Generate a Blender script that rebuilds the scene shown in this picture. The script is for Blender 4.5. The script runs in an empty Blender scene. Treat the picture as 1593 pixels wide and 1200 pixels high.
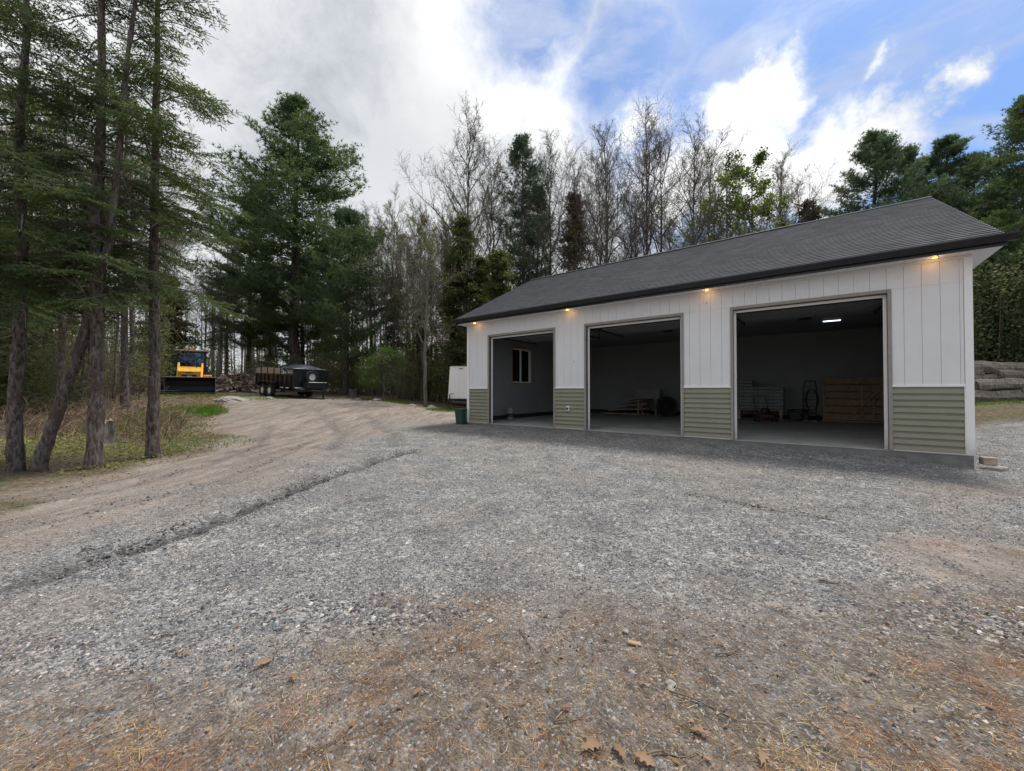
import bpy, math, random
import numpy as np
rad = math.radians
sc = bpy.context.scene
COL = sc.collection

# ------------------------------------------------------------------ camera
CAMZ = 1.35
cd = bpy.data.cameras.new('camera'); cam = bpy.data.objects.new('camera', cd); COL.objects.link(cam)
cam.location = (0, 0, CAMZ); cam.rotation_euler = (rad(90.8), 0, 0)
cd.sensor_width = 36; cd.lens = 36*609.2/1593; cd.clip_start = .05; cd.clip_end = 3000
sc.camera = cam
# ------------------------------------------------------------------ render / exposure
sc.view_settings.view_transform = 'Standard'; sc.view_settings.look = 'None'
sc.view_settings.gamma = 1; sc.view_settings.exposure = 1.05
sc.render.engine = 'CYCLES'; sc.cycles.max_bounces = 6; sc.cycles.diffuse_bounces = 4
sc.cycles.use_denoising = True
# ------------------------------------------------------------------ sun
SUN_AZ = (0.80, 0.60); SUN_EL = 66.0
sd = bpy.data.lights.new('sun', 'SUN'); so = bpy.data.objects.new('sun', sd); COL.objects.link(so)
sd.energy = 2.0; sd.angle = rad(11); sd.color = (1, .96, .9)
from mathutils import Vector, Matrix
sdir = Vector((SUN_AZ[0]*math.cos(rad(SUN_EL)), SUN_AZ[1]*math.cos(rad(SUN_EL)), math.sin(rad(SUN_EL)))).normalized()
so.rotation_euler = sdir.to_track_quat('Z', 'Y').to_euler(); so.location = (5, 5, 40)

# ------------------------------------------------------------------ node helper
class NT:
    def __init__(s, nt): s.nt = nt; s.l = nt.links
    def n(s, typ, ins=None, **kw):
        nd = s.nt.nodes.new(typ)
        for k, v in kw.items(): setattr(nd, k, v)
        if ins:
            for k, v in ins.items():
                if isinstance(v, bpy.types.NodeSocket): s.l.new(v, nd.inputs[k])
                else: nd.inputs[k].default_value = v
        return nd
    def m(s, op, a, b=0.0, c=0.0):
        return s.n('ShaderNodeMath', {0: a, 1: b, 2: c}, operation=op).outputs[0]
    def mr(s, v, a, b, c=0., d=1., smooth=True):
        return s.n('ShaderNodeMapRange', {0: v, 1: a, 2: b, 3: c, 4: d}, interpolation_type='SMOOTHSTEP' if smooth else 'LINEAR').outputs[0]
    def mix(s, f, a, b, bt='MIX'):
        nd = s.n('ShaderNodeMix', data_type='RGBA', blend_type=bt)
        for i, v in ((0, f), (6, a), (7, b)):
            if isinstance(v, bpy.types.NodeSocket): s.l.new(v, nd.inputs[i])
            else: nd.inputs[i].default_value = (tuple(v)+(1,)) if i and len(v) == 3 else v
        return nd.outputs[2]
    def noise(s, vec, scale, detail=3., rough=.5, dist=0.):
        return s.n('ShaderNodeTexNoise', {'Vector': vec, 'Scale': scale, 'Detail': detail, 'Roughness': rough, 'Distortion': dist}).outputs[0]
    def ramp(s, f, stops):
        nd = s.n('ShaderNodeValToRGB', {0: f}); el = nd.color_ramp.elements
        while len(el) < len(stops): el.new(.5)
        for e, (p, c) in zip(el, stops): e.position = p; e.color = tuple(c)+(1,)
        return nd.outputs[0]

# ------------------------------------------------------------------ world: sky with a broken cloud deck
def make_world():
    w = bpy.data.worlds.new('World'); sc.world = w; w.use_nodes = True
    nt = w.node_tree; nt.nodes.clear(); N = NT(nt)
    sky = N.n('ShaderNodeTexSky', sky_type='NISHITA', sun_disc=False, sun_elevation=rad(SUN_EL), sun_rotation=math.atan2(SUN_AZ[0], SUN_AZ[1]), air_density=1.0, dust_density=1.4, ozone_density=1.5)
    tc = N.n('ShaderNodeTexCoord').outputs['Generated']
    nz = N.n('ShaderNodeTexNoise', {'Vector': tc, 'Scale': 2.6, 'Detail': 9, 'Roughness': .62})
    off = N.n('ShaderNodeVectorMath', {0: nz.outputs[1], 1: (.5, .5, .5)}, operation='SUBTRACT').outputs[0]
    off = N.n('ShaderNodeVectorMath', {0: off, 'Scale': .42}, operation='SCALE').outputs[0]
    wv = N.n('ShaderNodeVectorMath', {0: tc, 1: off}, operation='ADD').outputs[0]
    def dirp(px, py):
        v = Vector(((px-796.5)/609, 1, (608.5-py)/609)); return tuple(v.normalized())
    def blob(px, py, r, soft):
        d = N.n('ShaderNodeVectorMath', {0: wv, 1: dirp(px, py)}, operation='DISTANCE').outputs['Value']
        return N.mr(d, r, max(r-soft, 0.0), 0, 1)
    # the clear part of the sky
    clear = None
    for a in ((825, 20, .15, .12, 1), (1130, 140, .17, .14, .9), (965, 100, .17, .13, .95), (1400, 60, .50, .22, 1), (1560, 230, .34, .16, 1), (1230, 30, .26, .2, .8), (1330, 320, .20, .2, .85), (905, 210, .06, .06, .5)):
        b = N.m('MULTIPLY', blob(*a[:4]), a[4])
        clear = b if clear is None else N.m('MAXIMUM', clear, b)
    # open sky behind the camera to the right
    back = N.n('ShaderNodeVectorMath', {0: wv, 1: (.75, -.5, .4)}, operation='DISTANCE').outputs['Value']
    clear = N.m('MAXIMUM', clear, N.mr(back, .8, .45, 0, .7))
    # bright cumulus lying inside the clear part
    puff = None
    for a in ((1160, 120, .095, .06), (1125, 165, .09, .06), (1250, 235, .14, .07), (1150, 270, .17, .09), (1350, 190, .09, .06), (1060, 290, .14, .09), (1455, 95, .045, .04), (1320, 90, .04, .06), (1010, 180, .07, .07)):
        b = blob(*a); puff = b if puff is None else N.m('MAXIMUM', puff, b)
    wsp = N.noise(N.n('ShaderNodeMapping', {0: tc, 2: (0, rad(-25), 0), 3: (2.2, 2.2, 7)}).outputs[0], 2.2, 8, .6, .4)
    wisp = N.mr(wsp, .40, .70, .0, .42)
    cover = N.m('SUBTRACT', 1.0, clear)
    cover = N.m('MAXIMUM', cover, puff)
    cover = N.m('MAXIMUM', cover, wisp)
    # cloud brightness: broad grey bellies and white edges
    n1 = N.noise(tc, 2.1, 6, .55, .3); n2 = N.noise(tc, 6, 10, .66, .35)
    g = N.m('ADD', N.m('MULTIPLY', n1, .62), N.m('MULTIPLY', n2, .43))
    br = N.mr(g, .40, .64, 0, 1.15)
    dark = None
    for a in ((560, 150, .55, .5, .85), (430, 60, .4, .4, .6), (600, 260, .3, .3, .75), (1290, 330, .2, .2, .25)):
        b = N.m('MULTIPLY', blob(*a[:4]), a[4]); dark = b if dark is None else N.m('MAXIMUM', dark, b)
    lit = None
    for a in ((830, 150, .20, .18, .7), (690, 30, .25, .25, .6), (430, 0, .2, .2, .35)):
        b = N.m('MULTIPLY', blob(*a[:4]), a[4]); lit = b if lit is None else N.m('MAXIMUM', lit, b)
    lit = N.m('MAXIMUM', lit, N.m('MULTIPLY', puff, .85))
    br = N.m('SUBTRACT', br, dark); br = N.m('ADD', N.m('MULTIPLY', br, .5), N.m('ADD', .32, N.m('MULTIPLY', lit, .6)))
    ccol = N.ramp(br, ((0, (1.9, 2.05, 2.3)), (.35, (2.7, 2.82, 3.0)), (.7, (3.6, 3.67, 3.75)), (1, (4.7, 4.7, 4.7))))
    blue = N.mix(1.0, sky.outputs[0], (.38, .50, .66), 'MULTIPLY')
    colr = N.mix(cover, blue, ccol)
    bg = N.n('ShaderNodeBackground', {0: colr, 1: .118})
    o = N.n('ShaderNodeOutputWorld'); N.l.new(bg.outputs[0], o.inputs[0])
make_world()

# ------------------------------------------------------------------ mesh builder
class MB:
    def __init__(s): s.V = []; s.F = {}; s.n = 0; s.mi = {}
    def add(s, v, f, mi=0):
        v = np.asarray(v, float).reshape(-1, 3); f = np.asarray(f, np.int64)
        if f.ndim == 1: f = f.reshape(1, -1)
        k = f.shape[1]
        s.F.setdefault(k, []).append(f+s.n); s.mi.setdefault(k, []).append(np.full(len(f), mi, np.int32))
        s.V.append(v); s.n += len(v); return s
    def faces(s, v, fl, mi=0):
        v = np.asarray(v, float).reshape(-1, 3); b = s.n; s.V.append(v); s.n += len(v)
        for f in fl:
            f = np.asarray(f)+b; s.F.setdefault(len(f), []).append(f.reshape(1, -1)); s.mi.setdefault(len(f), []).append(np.array([mi], np.int32))
        return s
    def box(s, x0, x1, y0, y1, z0, z1, mi=0, M=None):
        v = np.array([[x, y, z] for z in (z0, z1) for y in (y0, y1) for x in (x0, x1)], float)
        if M is not None: v = np.array([tuple(M @ Vector(p)) for p in v])
        return s.add(v, [[0, 2, 3, 1], [4, 5, 7, 6], [0, 1, 5, 4], [2, 6, 7, 3], [0, 4, 6, 2], [1, 3, 7, 5]], mi)
    def bbox(s, x0, x1, y0, y1, z0, z1, b=.01, mi=0, M=None):
        # a box with chamfered edges
        cx, cy, cz = (x0+x1)/2, (y0+y1)/2, (z0+z1)/2; hx, hy, hz = (x1-x0)/2, (y1-y0)/2, (z1-z0)/2
        b = min(b, hx*.49, hy*.49, hz*.49); vs = []; idx = {}
        for sx in (-1, 1):
            for sy in (-1, 1):
                for sz in (-1, 1):
                    for a in range(3):
                        h = [hx-b, hy-b, hz-b]; h[a] += b
                        idx[(sx, sy, sz, a)] = len(vs); vs.append((cx+sx*h[0], cy+sy*h[1], cz+sz*h[2]))
        fl = []
        S = ((-1, -1), (1, -1), (1, 1), (-1, 1))
        for a in range(3):
            o = [i for i in range(3) if i != a]
            for sg in (-1, 1):
                f = []
                for p, q in S:
                    k = [0, 0, 0]; k[a] = sg; k[o[0]] = p; k[o[1]] = q; f.append(idx[tuple(k)+(a,)])
                fl.append(f)
            for p, q in S:   # edges along axis a
                k0 = [0]*3; k0[o[0]] = p; k0[o[1]] = q
                A = list(k0); A[a] = -1; B = list(k0); B[a] = 1
                fl.append([idx[tuple(A)+(o[0],)], idx[tuple(B)+(o[0],)], idx[tuple(B)+(o[1],)], idx[tuple(A)+(o[1],)]])
        for sx in (-1, 1):
            for sy in (-1, 1):
                for sz in (-1, 1): fl.append([idx[(sx, sy, sz, 0)], idx[(sx, sy, sz, 1)], idx[(sx, sy, sz, 2)]])
        v = np.array(vs)
        if M is not None: v = np.array([tuple(M @ Vector(p)) for p in v])
        return s.faces(v, fl, mi)
    def ext(s, prof, a0, a1, axis='x', mi=0, caps=True):
        # profile (list of 2D points, closed) extruded along an axis
        P = np.array(prof, float); n = len(P); v = []
        for a in (a0, a1):
            for p in P:
                v.append({'x': (a, p[0], p[1]), 'y': (p[0], a, p[1]), 'z': (p[0], p[1], a)}[axis])
        fl = [[i, (i+1) % n, n+(i+1) % n, n+i] for i in range(n)]
        if caps: fl += [list(range(n))[::-1], list(range(n, 2*n))]
        return s.faces(v, fl, mi)
    def tube(s, pts, rr, k=8, mi=0, cap=True, fl=None):
        pts = np.array(pts, float); n = len(pts); rr = np.broadcast_to(np.array(rr, float), (n,))
        t = np.gradient(pts, axis=0); t /= np.linalg.norm(t, axis=1)[:, None]+1e-9
        ref = np.array([0, 0, 1.]) if abs(t[0][2]) < .8 else np.array([1., 0, 0])
        V = []
        for i in range(n):
            a = np.cross(t[i], ref); a /= np.linalg.norm(a)+1e-9; b = np.cross(t[i], a)
            ref = np.cross(a, t[i]) if False else ref
            for j in range(k):
                an = 2*math.pi*j/k; r = rr[i]*(1 if fl is None else fl[i][j])
                V.append(pts[i]+a*math.cos(an)*r+b*math.sin(an)*r)
        F = [[i*k+j, i*k+(j+1) % k, (i+1)*k+(j+1) % k, (i+1)*k+j] for i in range(n-1) for j in range(k)]
        if cap: F += [list(range(k))[::-1], list(range((n-1)*k, n*k))]
        return s.faces(V, F, mi)
    def cyl(s, p0, p1, r0, r1=None, k=16, mi=0): return s.tube([p0, p1], [r0, r0 if r1 is None else r1], k, mi)
    def lathe(s, prof, c, ax='z', k=24, mi=0, M=None, caps=True):
        # prof: (r, h) pairs revolved about an axis
        V = []
        for r, h in prof:
            for j in range(k):
                a = 2*math.pi*j/k; u, w = r*math.cos(a), r*math.sin(a)
                V.append({'z': (u, w, h), 'x': (h, u, w), 'y': (u, h, w)}[ax])
        V = np.array(V)+np.array(c)
        if M is not None: V = np.array([tuple(M @ Vector(p)) for p in V])
        n = len(prof)
        F = [[i*k+j, i*k+(j+1) % k, (i+1)*k+(j+1) % k, (i+1)*k+j] for i in range(n-1) for j in range(k)]
        if caps: F += [list(range(k))[::-1], list(range((n-1)*k, n*k))]
        return s.faces(V, F, mi)
    def mesh(s, name, mats, smooth=False):
        me = bpy.data.meshes.new(name)
        V = np.concatenate(s.V) if s.V else np.zeros((0, 3))
        me.vertices.add(len(V)); me.vertices.foreach_set('co', V.astype(np.float32).ravel())
        li = []; ls = []; tot = 0; mi = []
        for k in s.F:
            f = np.concatenate(s.F[k]); li.append(f.ravel()); ls.append(tot+np.arange(len(f))*k); tot += f.size; mi.append(np.concatenate(s.mi[k]))
        if li:
            me.loops.add(tot); me.loops.foreach_set('vertex_index', np.concatenate(li).astype(np.int32))
            ls = np.concatenate(ls).astype(np.int32); me.polygons.add(len(ls)); me.polygons.foreach_set('loop_start', ls)
            mi = np.concatenate(mi)
            for m in (mats if isinstance(mats, (list, tuple)) else [mats]): me.materials.append(m)
            me.polygons.foreach_set('material_index', mi.astype(np.int32))
            me.polygons.foreach_set('use_smooth', np.full(len(ls), bool(smooth)))
        me.update(calc_edges=True); me.validate()
        return me
    def build(s, name, mats, parent=None, smooth=False, loc=None, rot=None, recalc=True):
        me = s.mesh(name, mats, smooth)
        if recalc and s.n < 60000:
            import bmesh
            b = bmesh.new(); b.from_mesh(me); bmesh.ops.recalc_face_normals(b, faces=b.faces); b.to_mesh(me); b.free()
        return link(name, me, parent, loc, rot)
def link(name, me, parent=None, loc=None, rot=None):
    o = bpy.data.objects.new(name, me); COL.objects.link(o)
    if parent: o.parent = parent
    if loc is not None: o.location = loc
    if rot is not None: o.rotation_euler = rot
    return o
def tag(o, label=None, cat=None, group=None, kind=None):
    if label: o['label'] = label
    if cat: o['category'] = cat
    if group: o['group'] = group
    if kind: o['kind'] = kind
    return o
def empty(name, loc=(0, 0, 0), rz=0., **kw):
    o = bpy.data.objects.new(name, None); COL.objects.link(o); o.location = loc; o.rotation_euler = (0, 0, rz); o.empty_display_size = .2
    return tag(o, **kw)
def copy_tree(o, parent=None):
    c = o.copy(); COL.objects.link(c)
    if parent: c.parent = parent
    for ch in list(o.children): copy_tree(ch, c)
    return c
def segs(mb, P0, P1, R0, R1, k=3, mi=0):
    P0 = np.asarray(P0, float); P1 = np.asarray(P1, float); n = len(P0)
    if n == 0: return
    d = P1-P0; d /= np.linalg.norm(d, axis=1)[:, None]+1e-9
    ref = np.where(np.abs(d[:, 2:3]) < .9, np.array([[0, 0, 1.]]), np.array([[1., 0, 0]]))
    a = np.cross(d, ref); a /= np.linalg.norm(a, axis=1)[:, None]+1e-9; b = np.cross(d, a)
    an = np.arange(k)*2*math.pi/k
    ring = a[:, None]*np.cos(an)[None, :, None]+b[:, None]*np.sin(an)[None, :, None]
    A = P0[:, None]+ring*np.asarray(R0).reshape(-1, 1, 1); B = P1[:, None]+ring*np.asarray(R1).reshape(-1, 1, 1)
    V = np.concatenate([A, B], 1).reshape(-1, 3); j = np.arange(k); jn = (j+1) % k
    f = np.stack([j, jn, jn+k, j+k], 1)[None]+(np.arange(n)*2*k)[:, None, None]
    mb.add(V, f.reshape(-1, 4), mi)
def spikes(mb, C, D, L, W, rng, mi=0):
    # thin triangles from C along D
    n = len(C); r = rng.normal(size=(n, 3)); s = np.cross(D, r); s /= np.linalg.norm(s, axis=1)[:, None]+1e-9
    L = np.broadcast_to(L, (n,))[:, None]; W = np.broadcast_to(W, (n,))[:, None]
    V = np.stack([C-s*W/2, C+s*W/2, C+D*L], 1).reshape(-1, 3)
    mb.add(V, np.arange(n*3).reshape(-1, 3), mi)
def leaves(mb, C, size, rng, mi=0, flat=0.):
    # small four-cornered leaves, random orientation
    n = len(C); u = rng.normal(size=(n, 3)); u[:, 2] *= 1-flat; u /= np.linalg.norm(u, axis=1)[:, None]
    r = rng.normal(size=(n, 3)); r[:, 2] *= 1-flat; v = np.cross(u, r) if flat == 0 else r-u*(r*u).sum(1)[:, None]; v /= np.linalg.norm(v, axis=1)[:, None]+1e-9
    size = np.broadcast_to(size, (n,))[:, None]
    V = np.stack([C-u*size*.5, C+v*size*.32, C+u*size*.5, C-v*size*.32], 1).reshape(-1, 3)
    mb.add(V, np.arange(n*4).reshape(-1, 4), mi)
def unit(v): return v/(np.linalg.norm(v, axis=-1, keepdims=True)+1e-9)

# ------------------------------------------------------------------ numpy value noise
_rt = np.random.default_rng(7).random((256, 256))
def vn(x, y, s, o=0):
    x = np.asarray(x)*s+o*17.3; y = np.asarray(y)*s+o*9.1
    xi = np.floor(x).astype(int); yi = np.floor(y).astype(int); fx = x-xi; fy = y-yi
    fx = fx*fx*(3-2*fx); fy = fy*fy*(3-2*fy); g = lambda a, b: _rt[a & 255, b & 255]
    return (g(xi, yi)*(1-fx)+g(xi+1, yi)*fx)*(1-fy)+(g(xi, yi+1)*(1-fx)+g(xi+1, yi+1)*fx)*fy
def fbm(x, y, s, o=0, n=4): return sum(vn(x, y, s*2**i, o+i)*.5**i for i in range(n))/sum(.5**i for i in range(n))
def ss(x, a, b):
    t = np.clip((np.asarray(x, float)-a)/(b-a), 0, 1); return t*t*(3-2*t)

# ------------------------------------------------------------------ terrain
GX, GY, GTH = -1.622, 14.265, -0.652      # garage: front left corner, heading
gd = np.array([math.cos(GTH), math.sin(GTH)]); gn = np.array([-gd[1], gd[0]])
GL, GD, GZ = 12.2, 9.15, 0.221
RUTS = [  # (points, half width, depth)
    ([(-3.6, 1.9), (-3.42, 2.64), (-3.05, 3.7), (-2.95, 5.1), (-2.85, 6.0), (-2.7, 7.0), (-2.42, 8.0), (-2.2, 8.6)], .12, .055, 'R'),
    ([(-5.6, 2.9), (-4.9, 3.7), (-4.4, 5.4), (-4.6, 7.5), (-5.3, 10)], .11, .018, 'R'),
    ([(-6.2, 3.9), (-5.6, 5.2), (-5.5, 7.0), (-6.2, 9.5), (-8.0, 13)], .13, .02, 'R'),
    ([(-4.2, 9), (-5.2, 12), (-8.5, 17), (-12, 20)], .16, .022, 'R'),
    ([(-2.9, 9.5), (-3.6, 12), (-6.5, 17), (-10, 20.5)], .16, .022, 'R'),
    ([(2.3, 5.1), (2.75, 4.75), (3.0, 4.45), (3.35, 4.1)], .07, .018, 'R'),
]
def poly_dist(x, y, pts):
    best = np.full(np.shape(x), 1e9)
    for (ax, ay), (bx, by) in zip(pts[:-1], pts[1:]):
        dx, dy = bx-ax, by-ay; t = np.clip(((x-ax)*dx+(y-ay)*dy)/(dx*dx+dy*dy), 0, 1)
        best = np.minimum(best, np.hypot(x-ax-t*dx, y-ay-t*dy))
    return best
def hbase(x, y):
    x = np.asarray(x, float); y = np.asarray(y, float)
    A = np.interp(x, [-40, -19, -16, -13, -8, -3.5, 0, 8, 12, 16, 25, 60], [1.3, 1.2, 1.12, .95, .8, .34, .27, .22, .3, .75, 1.2, 1.5])
    y1 = np.interp(x, [9, 14], [22, 15.5]); y0 = np.interp(x, [-8, -3, 9, 14], [8.5, 10, 9, 8.5])
    h = A*ss(y, y0, y1)+.03*np.clip(y-22, 0, 60)*.7
    # level pad under and round the garage
    s_ = (x-GX)*gd[0]+(y-GY)*gd[1]; t_ = (x-GX)*gn[0]+(y-GY)*gn[1]
    dx = np.maximum(np.maximum(-s_, s_-GL), 0); dy = np.maximum(np.maximum(-t_, t_-GD), 0); d = np.hypot(dx, dy)
    pad = np.interp(s_, [0, 8, 11.2, 12.4], [.155, .14, .07, 0.0]); w = 1-ss(d, .3, 3.2)
    return h*(1-w)+pad*w
def rut(x, y):
    r = np.zeros(np.shape(x)); tr = np.zeros(np.shape(x))
    for pts, w, dp, _ in RUTS:
        jx = x+.12*(vn(x, y, 1.7, 5)-.5); d = poly_dist(jx, y+.05*(vn(x, y, 6, 3)-.5), pts)
        k = .25+1.3*vn(x, y, 9, 8)
        r += -dp*k*np.exp(-(d/w)**2)+dp*.8*k*np.exp(-((d-w*1.9)/(w*.7))**2); tr = np.maximum(tr, np.exp(-(d/(w*(.6+.9*vn(x, y, 5, 12))))**2)*(dp/.035)*(.35+.9*fbm(x, y, 7, 14)))
    return r, tr
def height(x, y):
    h = hbase(x, y)+(fbm(x, y, .35, 2)-.5)*.07+(fbm(x, y, 2.2, 4)-.5)*.035
    return h+rut(x, y)[0]
def xb(y): return np.interp(y, [-20, 0, 4.5, 6.2, 7.7, 10, 16, 20, 24, 30], [-6, -5.3, -5.9, -6.4, -6.7, -7.6, -12.3, -14.5, -17, -20])
def zones(x, y):
    n = fbm(x, y, .9, 11); n2 = fbm(x, y, 3.1, 21); n3_ = fbm(x, y, 9., 27)
    forest = ss(xb(y)-x+(n-.5)*2.2, -.5, .7)
    back = ss(y+(n-.5)*3, np.interp(x, [-16, -10, -6, -3, 0], [26, 24.5, 22, 20.5, 20]), np.interp(x, [-16, -10, -6, -3, 0], [26, 24.5, 22, 20.5, 20])+1)
    right = ss(x*.25+y+(n-.5)*2, 15.3, 16.6)*(x > 9)
    forest = np.maximum(forest, np.maximum(back, right))
    dirt = ss(-x+(n-.5)*2.6+(n2-.5)*1.2-.10*(y-5), 2.9, 4.6)
    dirt = np.maximum(dirt, ss(y-x*.1+(n-.5)*4, 13, 17)*(x < 0))
    dirt = np.maximum(dirt, .9*(1-ss(np.hypot((x-3.9)/1.15, (y-3.15)/.55)+(n2-.5)*.9, .6, 1.15)))
    dirt = np.maximum(dirt, .55*(1-ss(np.hypot((x-6.5)/1.6, (y-5.2)/.45)+(n2-.5)*.9, .5, 1.15)))
    edge = np.interp(x, [-3, -1.5, -.6, 0, 1, 2.3, 4], [1.75, 1.95, 2.3, 2.45, 2.35, 2.5, 2.7])
    litter = 1-ss(y+(n-.5)*1.5+(n2-.5)*1.0+(n3_-.5)*.5, edge-.55, edge+.55)
    tr = rut(x, y)[1]
    soil = litter
    needle = ss(fbm(x, y, 1.6, 31)+(litter-.5)*.12+(n2-.5)*.35, .5, .66)*np.maximum(litter, .9*ss(-x+(n-.5)*3, 3.7, 5)*ss(y, 9, 6)*(.5+.5*forest))
    needle = np.maximum(needle, .4*litter*ss(n2, .45, .7))*ss(n3_, .32, .62)*np.interp(x, [-3, 1, 2], [1, .6, .7])
    return dirt, forest, soil, needle, tr
def grid_axis(lo, hi, c0, c1, fine, grow=1.13):
    a = list(np.arange(c0, c1, fine)); s = fine; p = a[-1]
    while p < hi: s = s*grow; p += s; a.append(p)
    s = fine; p = a[0]; b = []
    while p > lo: s = s*grow; p -= s; b.append(p)
    return np.array(b[::-1]+a)

# ------------------------------------------------------------------ materials
def new_mat(name):
    m = bpy.data.materials.new(name); m.use_nodes = True; m.node_tree.nodes.clear(); return m, NT(m.node_tree)
def finish(m, N, bsdf, bump=None):
    o = N.n('ShaderNodeOutputMaterial'); N.l.new(bsdf, o.inputs[0]); return m
def mat(name, c, rough=.6, metal=0., var=.12, scale=6., bump=0., bscale=60., dirt=None, spec=.5, coat=0., splash=None):
    """painted or raw surface: a base colour, soft uneven wear and a little relief"""
    m, N = new_mat(name); tc = N.n('ShaderNodeTexCoord').outputs['Object']
    n = N.noise(tc, scale, 5, .6)
    c0 = tuple(max(0, x*(1-var)) for x in c); c1 = tuple(min(1, x*(1+var)) for x in c)
    col = N.mix(N.mr(n, .3, .7), c0, c1)
    if dirt:
        dn = N.noise(tc, scale*2.3, 7, .7, .3); col = N.mix(N.m('MULTIPLY', N.mr(dn, .5, .72), dirt[1]), col, dirt[0])
    if splash:
        zc = N.n('ShaderNodeSeparateXYZ', {0: tc}).outputs[2]
        sn = N.noise(tc, 9, 6, .7, .4); sp_ = N.mr(N.m('ADD', zc, N.m('MULTIPLY', sn, -.7)), -.42, .02, splash[1], 0)
        col = N.mix(sp_, col, splash[0])
    b = N.n('ShaderNodeBsdfPrincipled', {'Base Color': col, 'Roughness': N.mr(n, .2, .8, max(0, rough-.08), min(1, rough+.1)), 'Metallic': metal, 'Specular IOR Level': spec, 'Coat Weight': coat})
    if bump:
        bn = N.n('ShaderNodeBump', {'Strength': bump, 'Distance': .01, 'Height': N.noise(tc, bscale, 5, .6)}); N.l.new(bn.outputs[0], b.inputs['Normal'])
    return finish(m, N, b.outputs[0])
def leaf_mat(name, cols, trans=.35, rough=.6, clump=1.2, pr=.9):
    """foliage: colour differs leaf by leaf and clump by clump"""
    m, N = new_mat(name)
    g = N.n('ShaderNodeNewGeometry'); oi = N.n('ShaderNodeObjectInfo')
    tc = N.n('ShaderNodeTexCoord').outputs['Object']
    f = N.m('ADD', N.m('MULTIPLY', g.outputs['Random Per Island'], .5), N.m('ADD', N.m('MULTIPLY', N.mr(N.noise(tc, clump, 2, .5), .3, .7), .4), N.m('MULTIPLY', oi.outputs['Random'], .14)))
    col = N.ramp(f, cols)
    d = N.n('ShaderNodeBsdfPrincipled', {'Base Color': col, 'Roughness': rough, 'Specular IOR Level': .25})
    t = N.n('ShaderNodeBsdfTranslucent', {0: N.mix(1., col, (1.1, 1.15, .7), 'MULTIPLY')})
    x = N.n('ShaderNodeMixShader', {0: trans}); N.l.new(d.outputs[0], x.inputs[1]); N.l.new(t.outputs[0], x.inputs[2])
    return finish(m, N, x.outputs[0])
def bark_mat(name, a, b, scale=7, patch=None, bump=.6):
    m, N = new_mat(name); tc = N.n('ShaderNodeTexCoord').outputs['Object']
    mp = N.n('ShaderNodeMapping', {0: tc, 3: (1, 1, .28)}).outputs[0]
    n = N.noise(mp, scale*3, 6, .7, .5); n2 = N.noise(tc, scale*.35, 4, .6)
    col = N.mix(N.mr(n, .35, .65), a, b)
    if patch: col = N.mix(N.mr(n2, .52, .62), col, patch)
    bs = N.n('ShaderNodeBsdfPrincipled', {'Base Color': col, 'Roughness': .9, 'Specular IOR Level': .2})
    v = N.n('ShaderNodeTexVoronoi', {'Vector': mp, 'Scale': scale*3.2}).outputs[0]
    bn = N.n('ShaderNodeBump', {'Strength': bump, 'Distance': .02, 'Height': N.m('ADD', n, N.m('MULTIPLY', v, .6))}); N.l.new(bn.outputs[0], bs.inputs['Normal'])
    return finish(m, N, bs.outputs[0])
def emit(name, c, s):
    m, N = new_mat(name); e = N.n('ShaderNodeEmission', {0: tuple(c)+(1,), 1: s}); return finish(m, N, e.outputs[0])
def glass(name, tint=(.8, .85, .85), rough=.02):
    m, N = new_mat(name)
    g = N.n('ShaderNodeBsdfGlossy', {0: (.9, .9, .9, 1), 1: rough}); t = N.n('ShaderNodeBsdfTransparent', {0: tuple(tint)+(1,)})
    fr = N.n('ShaderNodeFresnel', {0: 1.5}); x = N.n('ShaderNodeMixShader', {0: N.m('ADD', fr.outputs[0], .06)})
    N.l.new(t.outputs[0], x.inputs[1]); N.l.new(g.outputs[0], x.inputs[2]); return finish(m, N, x.outputs[0])

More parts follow.
